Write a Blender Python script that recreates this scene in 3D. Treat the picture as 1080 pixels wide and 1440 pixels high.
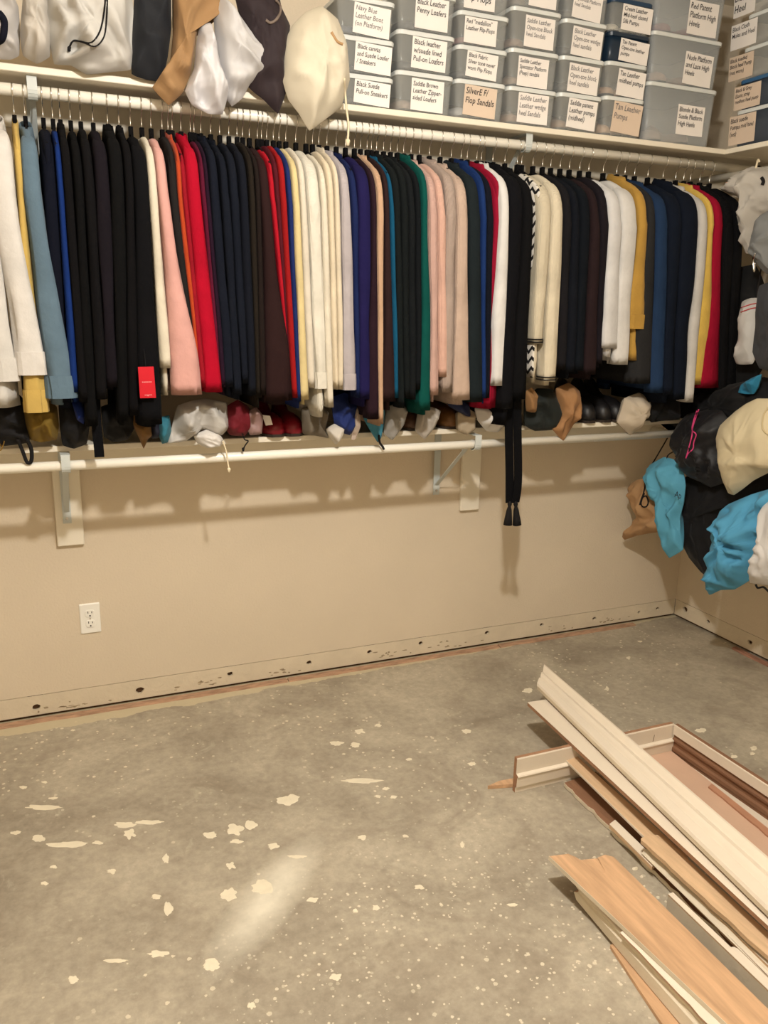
import bpy, math, random
from mathutils import Vector, Matrix, noise
from mathutils.bvhtree import BVHTree
BV = {}
random.seed(7)
for o in list(bpy.data.objects): bpy.data.objects.remove(o)
S = bpy.context.scene
COL = S.collection
# ------------------------------------------------------------------ camera
D, H, YAW, PITCH, ROLL, F = 2.9921, 1.5007, .4058, .2494, .0214, 1151.72
CAMP = Vector((0, -D, H))
_f = Vector((math.sin(YAW)*math.cos(PITCH), math.cos(YAW)*math.cos(PITCH), -math.sin(PITCH)))
_r = Vector((math.cos(YAW), -math.sin(YAW), 0)); _u = _r.cross(_f)
CR = math.cos(ROLL)*_r + math.sin(ROLL)*_u; CU = -math.sin(ROLL)*_r + math.cos(ROLL)*_u; CF = _f
cam = bpy.data.cameras.new('camera'); camo = bpy.data.objects.new('camera', cam); COL.objects.link(camo)
cam.sensor_fit = 'HORIZONTAL'; cam.sensor_width = 36; cam.lens = F/1080*36; cam.clip_start = .05
camo.matrix_world = Matrix(((CR.x, CU.x, -CF.x, CAMP.x), (CR.y, CU.y, -CF.y, CAMP.y), (CR.z, CU.z, -CF.z, CAMP.z), (0, 0, 0, 1)))
S.camera = camo
# ------------------------------------------------------------------ world, exposure
w = bpy.data.worlds.new('world'); S.world = w; w.use_nodes = True
w.node_tree.nodes['Background'].inputs[0].default_value = (1, .93, .82, 1)
w.node_tree.nodes['Background'].inputs[1].default_value = .05
S.view_settings.view_transform = 'Standard'; S.view_settings.look = 'None'
S.view_settings.exposure = 0.25; S.view_settings.gamma = 1; S.view_settings.use_curve_mapping = False
LAMP = Vector((.62, -1.98, 2.43)); LAMP_W = 78; DISC_W = 16; LAMP_COL = (1, .955, .885)
# ------------------------------------------------------------------ pixel helpers (a pixel gives a ray; the plane it meets gives the point)
def ray(px, py): return CF + CR*((px-540)/F) - CU*((py-720)/F)
def P(px, py, ax, v):
    d = ray(px, py); t = (v-CAMP[ax])/d[ax]; return CAMP + d*t
W = 2.8915; SD = .3216; SDL = .295; ZU = 2.1135; ZL = 1.052; ST = .019; XL = -1.15; YF = -3.7; ZC = 2.74
# ------------------------------------------------------------------ materials
def lin(c): return tuple((v/255/12.92 if v/255 <= .04045 else ((v/255+.055)/1.055)**2.4) for v in c) + (1,)
MATS = {}
def mat(key, rgb, rough=.85, bump=0, bscale=60, var=.08, vscale=8, metal=0, sheen=0, rib=0, alpha=1, spec=.3, stretch=None):
    if key in MATS: return MATS[key]
    m = bpy.data.materials.new(key); m.use_nodes = True; MATS[key] = m
    n = m.node_tree.nodes; l = m.node_tree.links; b = n['Principled BSDF']
    b.inputs['Roughness'].default_value = rough; b.inputs['Metallic'].default_value = metal
    b.inputs['Specular IOR Level'].default_value = spec
    if sheen: b.inputs['Sheen Weight'].default_value = sheen; b.inputs['Sheen Roughness'].default_value = .5
    b.inputs['Alpha'].default_value = alpha
    c = lin(rgb)
    tc = n.new('ShaderNodeTexCoord'); src = tc.outputs['Object']
    if stretch:
        mp = n.new('ShaderNodeMapping'); mp.inputs['Scale'].default_value = stretch; l.new(src, mp.inputs[0]); src = mp.outputs[0]
    nz = n.new('ShaderNodeTexNoise'); nz.inputs['Scale'].default_value = vscale; nz.inputs['Detail'].default_value = 5; l.new(src, nz.inputs['Vector'])
    mr = n.new('ShaderNodeMapRange'); mr.inputs[1].default_value = .3; mr.inputs[2].default_value = .7
    mr.inputs[3].default_value = 1-var; mr.inputs[4].default_value = 1+var; l.new(nz.outputs[0], mr.inputs[0])
    mx = n.new('ShaderNodeMix'); mx.data_type = 'RGBA'; mx.blend_type = 'MULTIPLY'; mx.inputs[0].default_value = 1
    mx.inputs[6].default_value = c; l.new(mr.outputs[0], mx.inputs[7]); l.new(mx.outputs[2], b.inputs['Base Color'])
    if bump:
        n2 = n.new('ShaderNodeTexNoise'); n2.inputs['Scale'].default_value = bscale; n2.inputs['Detail'].default_value = 4; l.new(src, n2.inputs['Vector'])
        h = n2.outputs[0]
        if rib:
            wv = n.new('ShaderNodeTexWave'); wv.bands_direction = 'Y'; wv.inputs['Scale'].default_value = rib; wv.inputs['Distortion'].default_value = 1.5
            l.new(src, wv.inputs['Vector']); ad = n.new('ShaderNodeMath'); ad.operation = 'ADD'; l.new(h, ad.inputs[0]); l.new(wv.outputs[1], ad.inputs[1]); h = ad.outputs[0]
        bp = n.new('ShaderNodeBump'); bp.inputs['Strength'].default_value = bump; bp.inputs['Distance'].default_value = .004
        l.new(h, bp.inputs['Height']); l.new(bp.outputs[0], b.inputs['Normal'])
    return m
def fabric(rgb, rib=0):
    f_ = .84 if max(rgb) > 140 else (.74 if max(rgb) > 80 else .56); rgb = tuple(int(v*f_) for v in rgb)
    return mat('fabric_%d_%d_%d_%d' % (*rgb, rib), rgb, .92, .35, 90, .10, 14, sheen=(.06 if sum(rgb) > 240 else .0), rib=rib, spec=.12)
def bagm(rgb, rough=.75):
    rgb = tuple(int(v*.9) for v in rgb)
    m = mat('bag_%d_%d_%d' % rgb, rgb, rough, .55, 11, .06, 6, sheen=.05, spec=.25)
    for nd in m.node_tree.nodes:
        if nd.type == 'BUMP': nd.inputs['Distance'].default_value = .010
        if nd.type == 'TEX_NOISE' and abs(nd.inputs['Scale'].default_value-11) < .01: nd.noise_type = 'RIDGED_MULTIFRACTAL'; nd.inputs['Detail'].default_value = 2
    return m
def plasticbag(rgb): return mat('film_%d_%d_%d' % rgb, rgb, .45, .8, 16, .06, 8, alpha=.85, spec=.4)

def wall_mat():
    m = mat('wall_paint', (215, 201, 179), .8, .35, 120, .035, 2.5, spec=.2); return m
def floor_mat():
    m = bpy.data.materials.new('concrete'); m.use_nodes = True; n = m.node_tree.nodes; l = m.node_tree.links; b = n['Principled BSDF']
    tc = n.new('ShaderNodeTexCoord'); o = tc.outputs['Object']
    def nz(s, d=6, r=.6, dist=0):
        k = n.new('ShaderNodeTexNoise'); k.inputs['Scale'].default_value = s; k.inputs['Detail'].default_value = d; k.inputs['Roughness'].default_value = r; k.inputs['Distortion'].default_value = dist
        l.new(o, k.inputs['Vector']); return k.outputs[0]
    def ramp(src, *st):
        r = n.new('ShaderNodeValToRGB'); e = r.color_ramp.elements
        e[0].position, e[0].color = st[0]; e[1].position, e[1].color = st[1]
        for p, c in st[2:]: x = e.new(p); x.color = c
        l.new(src, r.inputs[0]); return r.outputs[0]
    def mix(f, a, bb, mode='MIX'):
        k = n.new('ShaderNodeMix'); k.data_type = 'RGBA'; k.blend_type = mode
        for s, i in ((f, 0), (a, 6), (bb, 7)):
            if hasattr(s, 'links'): l.new(s, k.inputs[i])
            else: k.inputs[i].default_value = s
        return k.outputs[2]
    def mth(op, a, bb, cl=True):
        k = n.new('ShaderNodeMath'); k.operation = op; k.use_clamp = cl
        for s, i in ((a, 0), (bb, 1)):
            if hasattr(s, 'links'): l.new(s, k.inputs[i])
            else: k.inputs[i].default_value = s
        return k.outputs[0]
    base = ramp(nz(2.2, 8, .65, .4), (.30, lin((142, 132, 116))), (.60, lin((180, 170, 151))), (.8, lin((198, 188, 168))))
    fine = ramp(nz(38, 6, .7), (.3, (.8, .8, .8, 1)), (.7, (1.12, 1.12, 1.12, 1)))
    col = mix(1.0, base, fine, 'MULTIPLY')
    # brownish stains
    col = mix(mth('MULTIPLY', ramp(nz(3.7, 5, .6, 1.2), (.52, (0, 0, 0, 1)), (.75, (1, 1, 1, 1))), .45), col, lin((120, 106, 90)))
    # broken patches of thin pale film
    col = mix(mth('MULTIPLY', ramp(nz(9, 8, .75, .8), (.58, (0, 0, 0, 1)), (.66, (1, 1, 1, 1))), .30), col, lin((198, 190, 170)))
    # small paint speckles
    def speck(scale, thr, amt):
        v = n.new('ShaderNodeTexVoronoi'); v.inputs['Scale'].default_value = scale; l.new(o, v.inputs['Vector'])
        sp = n.new('ShaderNodeSeparateColor'); l.new(v.outputs['Color'], sp.inputs[0])
        rad = mth('MULTIPLY', mth('SUBTRACT', sp.outputs[0], thr), 1.4)
        jit = mth('MULTIPLY', nz(scale*4, 3, .6), .35)
        hit = mth('LESS_THAN', mth('ADD', v.outputs['Distance'], jit), mth('ADD', rad, .12))
        keep = mth('GREATER_THAN', sp.outputs[0], thr)
        return mth('MULTIPLY', mth('MULTIPLY', hit, keep), amt)
    dens = ramp(nz(1.4, 3, .5), (.42, (0, 0, 0, 1)), (.6, (1, 1, 1, 1)))
    col = mix(mth('MULTIPLY', speck(60, .70, .8), dens), col, lin((224, 214, 190)))
    col = mix(speck(24, .88, .75), col, lin((222, 212, 188)))
    mp2 = n.new('ShaderNodeMapping'); mp2.vector_type = 'TEXTURE'; mp2.inputs['Location'].default_value = P(640, 1345, 2, 0); mp2.inputs['Scale'].default_value = (.75, .6, 1); l.new(o, mp2.inputs[0])
    g2 = n.new('ShaderNodeTexGradient'); g2.gradient_type = 'SPHERICAL'; l.new(mp2.outputs[0], g2.inputs[0])
    near = ramp(mth('MULTIPLY', g2.outputs[1], mth('ADD', nz(3, 3, .5), .5)), (.12, (0, 0, 0, 1)), (.45, (1, 1, 1, 1)))
    col = mix(mth('MULTIPLY', speck(90, .68, .75), near), col, lin((226, 216, 194)))
    col = mix(mth('MULTIPLY', speck(48, .82, .75), near), col, lin((226, 216, 194)))
    # soft pale elongated smear, strongest at its centre
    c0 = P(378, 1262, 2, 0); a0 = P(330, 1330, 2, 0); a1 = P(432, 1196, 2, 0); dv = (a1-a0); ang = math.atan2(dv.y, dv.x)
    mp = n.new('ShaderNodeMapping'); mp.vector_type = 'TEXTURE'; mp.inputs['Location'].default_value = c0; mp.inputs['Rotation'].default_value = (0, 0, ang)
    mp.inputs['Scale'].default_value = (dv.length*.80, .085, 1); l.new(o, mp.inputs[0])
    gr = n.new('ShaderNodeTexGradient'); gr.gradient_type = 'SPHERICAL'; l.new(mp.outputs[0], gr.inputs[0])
    dust = mth('MULTIPLY', ramp(gr.outputs[1], (.0, (0, 0, 0, 1)), (.8, (1, 1, 1, 1))), mth('ADD', nz(14, 5, .6), .35))  # mask of the pale smear, fading outward
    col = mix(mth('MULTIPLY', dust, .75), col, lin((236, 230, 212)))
    # pale caulk band along the base of the wall
    sx = n.new('ShaderNodeSeparateXYZ'); l.new(o, sx.inputs[0])
    d1 = mth('GREATER_THAN', mth('ADD', mth('ADD', sx.outputs[1], mth('MULTIPLY', nz(6, 4, .6), .09), False), mth('MULTIPLY', sx.outputs[0], -.03, False), False), -.052)
    col = mix(mth('MULTIPLY', d1, .8), col, lin((205, 192, 160)))
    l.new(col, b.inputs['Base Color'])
    l.new(ramp(nz(5, 5, .6), (.3, (.42, .42, .42, 1)), (.7, (.62, .62, .62, 1))), b.inputs['Roughness'])
    b.inputs['Specular IOR Level'].default_value = .35
    bp = n.new('ShaderNodeBump'); bp.inputs['Strength'].default_value = .25; bp.inputs['Distance'].default_value = .003
    l.new(nz(30, 8, .7), bp.inputs['Height']); l.new(bp.outputs[0], b.inputs['Normal'])
    return m
M_WALL = wall_mat()
M_STRIP = mat('bare_drywall_band', (214, 201, 178), .85, .6, 70, .06, 9)
M_DARK = mat('dark_cavity', (92, 68, 50), .95)
M_STAIN = mat('mould_stain', (158, 142, 116), .95, .5, 60, .3, 40)
M_WHITE = mat('white_shelf_paint', (234, 226, 208), .45, .1, 80, .02, 4, spec=.4)
M_ROD = mat('white_rod_enamel', (240, 236, 224), .3, 0, 60, .02, 4, spec=.5)
M_BRK = mat('grey_bracket_paint', (196, 202, 200), .45, 0, 60, .03, 6, spec=.4)
M_STEEL = mat('chrome_wire', (215, 213, 208), .22, 0, 60, .02, 6, metal=1)
M_BLACK = mat('black_flocking', (16, 15, 16), .95, .3, 200, .1, 30, spec=.1)
M_PLW = mat('white_plastic', (240, 238, 230), .4, 0, 60, .02, 6, spec=.5)
M_SLOT = mat('slot_black', (14, 13, 12), .7)
M_TACK = mat('tack_strip_wood', (172, 138, 112), .85, .6, 40, .3, 18, stretch=(1, 6, 6))
M_TACKR = mat('tack_strip_red_wood', (158, 116, 96), .85, .6, 40, .3, 18, stretch=(6, 1, 6))
M_SPLAT = mat('dried_wall_paint', (224, 214, 190), .75, .3, 120, .05, 30)
M_TRIM = mat('trim_paint', (224, 212, 194), .38, .12, 90, .03, 6, spec=.45)
M_TRIMW = mat('trim_paint_dull', (216, 204, 182), .6, .3, 60, .08, 9)
M_MDF = mat('mdf_brown', (160, 122, 94), .85, .3, 70, .12, 12, stretch=(5, 1, 5))
M_MDFP = mat('mdf_pinkish', (204, 170, 146), .85, .2, 70, .06, 5)
M_PINE = mat('raw_pine', (210, 178, 142), .75, .3, 40, .12, 7, stretch=(9, 1, 9))
M_LAM = mat('laminate_wood', (198, 160, 124), .5, .15, 40, .2, 5, stretch=(11, 1.2, 11), spec=.4)
M_LAMD = mat('laminate_underside', (132, 96, 72), .8, .3, 40, .12, 7, stretch=(9, 1, 9))
M_INK = mat('ink_black', (34, 32, 36), .8)
M_INKG = mat('ink_grey', (120, 116, 116), .8)
M_PAPER = mat('paper_label', (236, 230, 224), .85, 0, 60, .02, 10)
M_PAPERT = mat('paper_label_tan', (216, 196, 176), .85, 0, 60, .03, 10)
M_CORD_B = mat('black_cord', (18, 16, 18), .85)
M_CORD_C = mat('cream_cord', (222, 208, 178), .85)
M_CORD_P = mat('pink_cord', (206, 66, 120), .8)
def clear_mat(key, rgb, a, rough=.18):
    m = mat(key, rgb, rough, 0, 60, .04, 6, spec=.5)
    b = m.node_tree.nodes['Principled BSDF']; b.inputs['Alpha'].default_value = a; return m
M_CLEAR = clear_mat('clear_polypropylene', (236, 239, 236), .17)
M_CLEARG = clear_mat('frosted_polypropylene', (214, 220, 222), .32, .25)
M_LID = clear_mat('milky_lid', (226, 230, 228), .9, .35)
M_LIDB = mat('navy_lid', (36, 62, 88), .45, 0, 60, .04, 6, spec=.4)
M_LIDB2 = mat('blue_lid', (52, 96, 138), .45, 0, 60, .04, 6, spec=.4)
M_NAVYBOX = clear_mat('navy_tint_plastic', (30, 48, 66), .88, .3)
M_DARKBOX = clear_mat('smoke_tint_plastic', (70, 78, 90), .75, .3)
# ------------------------------------------------------------------ object helpers
ORG = {}
def tag(o, label=None, cat=None, group=None, kind=None):
    if label: o['label'] = label
    if cat: o['category'] = cat
    if group: o['group'] = group
    if kind: o['kind'] = kind
    return o
def thing(name, loc, label, cat, group=None):
    o = bpy.data.objects.new(name, None); o.empty_display_size = .05; COL.objects.link(o); o.location = loc; ORG[o.name] = Vector(loc)
    return tag(o, label, cat, group)
def mobj(name, verts, faces, m, parent=None, smooth=False, org=None):
    verts = [Vector(v) for v in verts]
    if parent is not None: o0 = ORG[parent.name]
    else:
        if org is None:
            xs = [v.x for v in verts]; ys = [v.y for v in verts]; zs = [v.z for v in verts]
            org = Vector(((min(xs)+max(xs))/2, (min(ys)+max(ys))/2, min(zs)))
        o0 = org
    me = bpy.data.meshes.new(name); me.from_pydata([tuple(v-o0) for v in verts], [], faces); me.update()
    if smooth: me.polygons.foreach_set('use_smooth', [True]*len(me.polygons))
    me.materials.append(m); o = bpy.data.objects.new(name, me); COL.objects.link(o)
    if parent is not None: o.parent = parent
    else: o.location = o0
    ORG[o.name] = o0
    return o
class MB:
    def __init__(s): s.v = []; s.f = []
    def add(s, vs, fs):
        k = len(s.v); s.v += [Vector(v) for v in vs]; s.f += [tuple(i+k for i in f) for f in fs]; return s
    def box(s, a, b):
        x0, y0, z0 = a; x1, y1, z1 = b
        return s.add([(x0,y0,z0),(x1,y0,z0),(x1,y1,z0),(x0,y1,z0),(x0,y0,z1),(x1,y0,z1),(x1,y1,z1),(x0,y1,z1)],
                     [(3,2,1,0),(4,5,6,7),(0,1,5,4),(1,2,6,5),(2,3,7,6),(3,0,4,7)])
    def bbox(s, a, b, c=.003):   # bevelled box
        x0, y0, z0 = a; x1, y1, z1 = b; vs = []; 
        rings = [(z0, c), (z0+c, 0), (z1-c, 0), (z1, c)]
        for z, i in rings:
            e = c
            vs += [(x0+e+i*0, y0+i, z), (x1-e, y0+i, z), (x1-i, y0+e, z), (x1-i, y1-e, z), (x1-e, y1-i, z), (x0+e, y1-i, z), (x0+i, y1-e, z), (x0+i, y0+e, z)]
        fs = [tuple(range(7, -1, -1)), tuple(range(24, 32))]
        for r in range(3):
            for i in range(8): j = (i+1) % 8; fs.append((r*8+i, r*8+j, r*8+8+j, r*8+8+i))
        return s.add(vs, fs)
    def tube(s, pts, r, n=8, cap=True):
        pts = [Vector(p) for p in pts]; rs = r if isinstance(r, (list, tuple)) else [r]*len(pts)
        vs = []; up = None
        for i, p in enumerate(pts):
            d = (pts[min(i+1, len(pts)-1)]-pts[max(i-1, 0)]).normalized()
            if up is None: up = Vector((0, 0, 1)) if abs(d.z) < .9 else Vector((0, 1, 0))
            a = d.cross(up).normalized(); up = a.cross(d).normalized()
            for k in range(n): t = 2*math.pi*k/n; vs.append(p+(a*math.cos(t)+up*math.sin(t))*rs[i])
        fs = []
        for i in range(len(pts)-1):
            for k in range(n): j = (k+1) % n; fs.append((i*n+k, i*n+j, (i+1)*n+j, (i+1)*n+k))
        if cap: fs += [tuple(range(n-1, -1, -1)), tuple((len(pts)-1)*n+k for k in range(n))]
        return s.add(vs, fs)
    def loft(s, rings, cap0=True, cap1=True):
        n = len(rings[0]); vs = [v for r in rings for v in r]; fs = []
        for i in range(len(rings)-1):
            for k in range(n): j = (k+1) % n; fs.append((i*n+k, i*n+j, (i+1)*n+j, (i+1)*n+k))
        if cap0: fs.append(tuple(range(n-1, -1, -1)))
        if cap1: fs.append(tuple((len(rings)-1)*n+k for k in range(n)))
        return s.add(vs, fs)
    def build(s, name, m, parent=None, smooth=False): return mobj(name, s.v, s.f, m, parent, smooth)
def catmull(pts, k=6, closed=False):
    pts = [Vector(p) for p in pts]; n = len(pts); out = []
    rng = range(n) if closed else range(n-1)
    for i in rng:
        g = lambda j: pts[j % n] if closed else pts[max(0, min(n-1, j))]
        a, b, c, d = g(i-1), g(i), g(i+1), g(i+2)
        for t in range(k):
            u = t/k
            out.append(.5*((2*b)+(c-a)*u+(2*a-5*b+4*c-d)*u*u+(3*b-a-3*c+d)*u**3))
    if not closed: out.append(pts[-1])
    return out
def lamp_fixture():
    t = thing('ceiling_lamp', (LAMP.x, LAMP.y, ZC), 'short pendant ceiling lamp with a bare globe in the closet', 'lamp')
    n = 32
    ring = lambda r, z: [Vector((LAMP.x+r*math.cos(2*math.pi*k/n), LAMP.y+r*math.sin(2*math.pi*k/n), z)) for k in range(n)]
    MB().loft([ring(.16, ZC), ring(.16, ZC-.02), ring(.145, ZC-.03), ring(.05, ZC-.035), ring(.012, ZC-.05), ring(.012, ZC-.2), ring(.045, ZC-.205), ring(.045, ZC-.25)]).build('canopy', M_PLW, t, True)
    L = bpy.data.lights.new('lamp_bulb', 'POINT'); L.energy = LAMP_W; L.color = LAMP_COL; L.shadow_soft_size = .045
    lo = bpy.data.objects.new('lamp_bulb', L); COL.objects.link(lo); lo.location = LAMP
    # added disc fill under the bulb, brightens floor and lower wall; no reflector built
    A = bpy.data.lights.new('added_down_fill', 'AREA'); A.shape = 'DISK'; A.size = .09; A.energy = DISC_W; A.color = LAMP_COL
    ao = bpy.data.objects.new('added_down_fill', A); COL.objects.link(ao); ao.location = LAMP+Vector((0, 0, -.05))
lamp_fixture()
# ------------------------------------------------------------------ structure
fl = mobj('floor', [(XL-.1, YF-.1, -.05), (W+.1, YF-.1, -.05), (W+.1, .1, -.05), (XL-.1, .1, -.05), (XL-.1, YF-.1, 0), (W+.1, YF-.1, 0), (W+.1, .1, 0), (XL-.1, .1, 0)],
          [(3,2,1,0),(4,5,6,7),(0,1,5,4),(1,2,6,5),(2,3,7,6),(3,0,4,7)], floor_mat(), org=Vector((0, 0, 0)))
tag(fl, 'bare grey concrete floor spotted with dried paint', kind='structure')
ce = MB().box((XL-.1, YF-.1, ZC), (W+.1, .1, ZC+.08)).build('ceiling', mat('ceiling_paint', (238, 230, 214), .9)); tag(ce, kind='structure')
BZ = .092   # top of the band the baseboard covered
def wall_with_band(name, P0, dx, nrm, length, holes, label):
    """wall above BZ at the plane, band below 2 mm deeper with real holes opening on a dark cavity"""
    P0 = Vector(P0); dx = Vector(dx); nrm = Vector(nrm); up = Vector((0, 0, 1))
    def pt(u, z, d): return P0+dx*u+up*z-nrm*d
    m = MB()
    def slab(u0, u1, z0, z1, d0, d1):
        m.add([pt(u0,z0,d0), pt(u1,z0,d0), pt(u1,z1,d0), pt(u0,z1,d0), pt(u0,z0,d1), pt(u1,z0,d1), pt(u1,z1,d1), pt(u0,z1,d1)],
              [(0,1,2,3),(7,6,5,4),(4,5,1,0),(5,6,2,1),(6,7,3,2),(7,4,0,3)])
    slab(0, length, BZ, ZC, 0, .1)
    wl = m.build(name, M_WALL); tag(wl, label, kind='structure')
    m2 = MB(); m2.add([pt(0,0,.016), pt(length,0,.016), pt(length,BZ,.016), pt(0,BZ,.016), pt(0,0,.1), pt(length,0,.1), pt(length,BZ,.1), pt(0,BZ,.1)],
              [(0,1,2,3),(7,6,5,4),(4,5,1,0),(5,6,2,1),(6,7,3,2),(7,4,0,3)])
    m2.build('wall_cavity', M_DARK, wl)
    b = MB(); u = 0; cell = .026; zt = BZ-.0022; zb = .013; n = 12; d = .0015
    def quad(u0, u1): b.add([pt(u0,zb,d), pt(u1,zb,d), pt(u1,zt,d), pt(u0,zt,d)], [(0,1,2,3)]); b.add([pt(u0,zt,d), pt(u1,zt,d), pt(u1,zt,.012), pt(u0,zt,.012)], [(0,1,2,3)]); b.add([pt(u0,zb,.012), pt(u1,zb,.012), pt(u1,zb,d), pt(u0,zb,d)], [(0,1,2,3)])
    for hu, hz, hr in sorted(holes):
        quad(u, hu-cell); rg = random.Random(int(hu*1000))
        outer = []; inner = []
        for k in range(n):
            a = 2*math.pi*k/n+math.pi/n; c, s_ = math.cos(a), math.sin(a)
            r = hr*(1+.3*(rg.random()-.5)); inner.append((hu+c*r*1.1, hz+s_*r*.85))
            q = max(abs(c), abs(s_)); ou = hu+c/q*cell; oz = hz+s_/q*cell
            oz = zt if s_/q > .99 else (zb if s_/q < -.99 else max(zb, min(zt, oz))); outer.append((ou, oz))
        vs = [pt(a, z, d) for a, z in outer]+[pt(a, z, d) for a, z in inner]+[pt(a, z, .013) for a, z in inner]
        fs = []
        for k in range(n): j = (k+1) % n; fs += [(k, j, n+j, n+k), (n+k, n+j, 2*n+j, 2*n+k)]
        # corners of the square cell
        b.add(vs, fs)
        for su in (-1, 1):
            for z_ in (zt, zb):
                cand = [o for o in outer if (o[0]-hu)*su > 0]
                e1 = min(cand, key=lambda o: abs(o[1]-z_)+abs(o[0]-(hu+su*cell))*.1 if abs(o[1]-z_) < 1e-6 else 9)
                e2 = [o for o in cand if abs(o[0]-(hu+su*cell)) < 1e-6]
                e2 = min(e2, key=lambda o: abs(o[1]-z_))
                b.add([pt(*e1, d), pt(hu+su*cell, z_, d), pt(*e2, d)], [(0, 1, 2)])
        u = hu+cell
    quad(u, length)
    b.build('drywall_band', M_STRIP, wl)
    return wl, pt
hp = [(51,995,11),(197,971,12),(324,948,9),(435,932,9),(520,917,8.5),(592,905,8.5),(685,890,9),(762,879,8),(836,870,8),(899,861,7),(925,856,8)]
hs = []
for x, y, r in hp:
    q = P(x, y, 1, 0); hs.append((q.x-XL, max(.035, min(.066, q.z)), r*.0012))
wb, ptb = wall_with_band('wall_back', (XL, 0, 0), (1, 0, 0), (0, -1, 0), W-XL, hs, 'cream painted back wall with patched holes along its foot')
hs2 = []
for x, y, r in [(963,857,12),(995,874,9),(1054,903,10)]:
    q = P(x, y, 0, W); hs2.append((-q.y, max(.035, min(.066, q.z)), r*.0012))
hs2 += [(1.0, .05, .011), (1.4, .05, .011), (1.8, .045, .011), (2.3, .05, .011)]
wr, ptr = wall_with_band('wall_right', (W, 0, 0), (0, -1, 0), (-1, 0, 0), -YF, hs2, 'cream painted side wall under the hanging dust bags')
tag(MB().box((XL-.1, YF-.1, 0), (XL, .1, ZC)).build('wall_left', M_WALL), 'plain cream side wall beyond the white shirt', kind='structure')
tag(MB().box((XL, YF-.1, 0), (W, YF, ZC)).build('wall_front', M_WALL), 'plain cream wall facing the clothes rods', kind='structure')
# mould and scuff stains on the band (thin irregular crusts)
def splat(cx, cy, rx, ry, frame, seed, n=22, rag=.45, h=.0006):
    rg = random.Random(seed); ph = rg.random()*50; vs = [frame(cx, cy, h)]
    for ring, hh in ((.85, h), (1, 0)):
        for k in range(n):
            a = 2*math.pi*k/n; r = 1+rag*(noise.noise((math.cos(a)*1.7+ph, math.sin(a)*1.7, ph))*1.3+.5*noise.noise((math.cos(a)*5, math.sin(a)*5+ph, 3)))
            r = max(.3, r)*ring; vs.append(frame(cx+math.cos(a)*rx*r, cy+math.sin(a)*ry*r, hh))
    fs = [(0, 1+k, 1+(k+1) % n) for k in range(n)]+[(1+k, 1+n+k, 1+n+(k+1) % n, 1+(k+1) % n) for k in range(n)]
    return vs, fs
bandf = lambda u, z, d: Vector((u, .0015-d, max(.014, z)))
rg = random.Random(5)
for cx, sp, k in [(98,.10,14),(268,.10,12),(392,.05,8),(550,.10,12),(640,.08,10),(862,.08,10),(790,.06,6)]:
    q = P(cx, 1000-cx*.163, 1, 0); m = MB()
    for i in range(k):
        v, f_ = splat(q.x+rg.gauss(0, sp*.7), .022+abs(rg.gauss(0, .012)), rg.uniform(.003, .012), rg.uniform(.0015, .004), bandf, rg.random()*999, 9)
        m.add(v, f_)
    m.build('mould_stain', M_STAIN, wb)
# tack strips
def tack(u0, u1, back=True):
    m = MB(); n = max(4, int((u1-u0)/.05)); r = random.Random(int(u0*100))
    rings = []
    for i in range(n+1):
        u = u0+(u1-u0)*i/n; a = .012+.003*noise.noise((u*7, 1, 0)); c = .040+.005*noise.noise((u*9, 5, 0)); z = .007+.001*noise.noise((u*30, 2, 0))
        rings.append([(u, d, h) for d, h in ((a, 0), (c, 0), (c-.003, z), (a+.003, z+.002))])
    if back: rr = [[Vector((u, -d, h)) for u, d, h in g] for g in rings]
    else: rr = [[Vector((W-d, -u, h)) for u, d, h in g] for g in rings][::-1]
    m.loft(rr); return m
for i, (a, b) in enumerate([(XL+.01, -.35), (-.345, .86), (.865, 1.85), (1.856, 2.62)]):
    o = tack(a, b).build('tack_strip', M_TACK)
    tag(o, ['weathered tack strip left of the outlet against back wall', 'brown wooden tack strip on the floor below the outlet', 'brown wooden tack strip in the middle of the back wall', 'reddish tack strip ending near the room corner'][i], 'tack strip', 'wooden tack strips along the walls')
for i, (a, b) in enumerate([(.42, 1.3), (1.31, 2.5)]):
    tag(tack(a, b, False).build('tack_strip', M_TACKR), ['reddish tack strip along the side wall under the bags', 'reddish tack strip further along the side wall'][i], 'tack strip', 'wooden tack strips along the walls')
# paint spots on the floor
sp6 = [(120,270,100,14),(150,245,25,8),(45,342,28,12),(110,358,35,18),(195,375,110,18),(275,370,28,10),(350,320,60,16),(365,345,30,24),(425,312,70,12),(590,348,36,18),(660,333,50,28),(705,320,30,22),(665,367,35,12),(812,250,58,32),(1012,195,110,14),(650,435,24,20),(643,516,44,36),(737,495,56,38),(835,410,50,10),(467,415,18,24),(440,522,28,14),(473,555,22,34),(125,484,20,10),(208,755,24,22),(880,531,30,14),(1057,553,20,14),(707,828,20,18),(445,682,60,18),(320,702,60,10),(770,380,30,16),(945,748,30,20),(592,715,50,34),(1000,95,28,14),(1012,57,28,12),(945,90,36,12),(1063,40,20,10),(125,200,14,6),(140,211,20,6),(205,54,12,5),(65,215,22,10),(315,450,28,12),(150,438,24,10),(1020,355,28,12)]
spots = [(x/2, 1000+y/2, w_/2, h_/2) for x, y, w_, h_ in sp6]
spots += [(300+x/2, 1000+y/2, w_/2, h_/2) for x, y, w_, h_ in [(712,57,26,14),(728,148,22,10),(550,136,18,8),(487,218,18,8),(463,240,18,8),(507,242,20,8),(425,355,28,14),(460,553,18,14),(580,495,26,12),(400,562,14,10),(840,545,28,8),(700,375,14,16),(540,352,20,8)]]
spots += [(700+x/2.84, 800+y/2.84, w_/2.84, h_/2.84) for x, y, w_, h_ in [(120,486,40,18),(523,355,20,10),(715,382,12,8),(437,478,14,18),(567,290,18,6)]]
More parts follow.
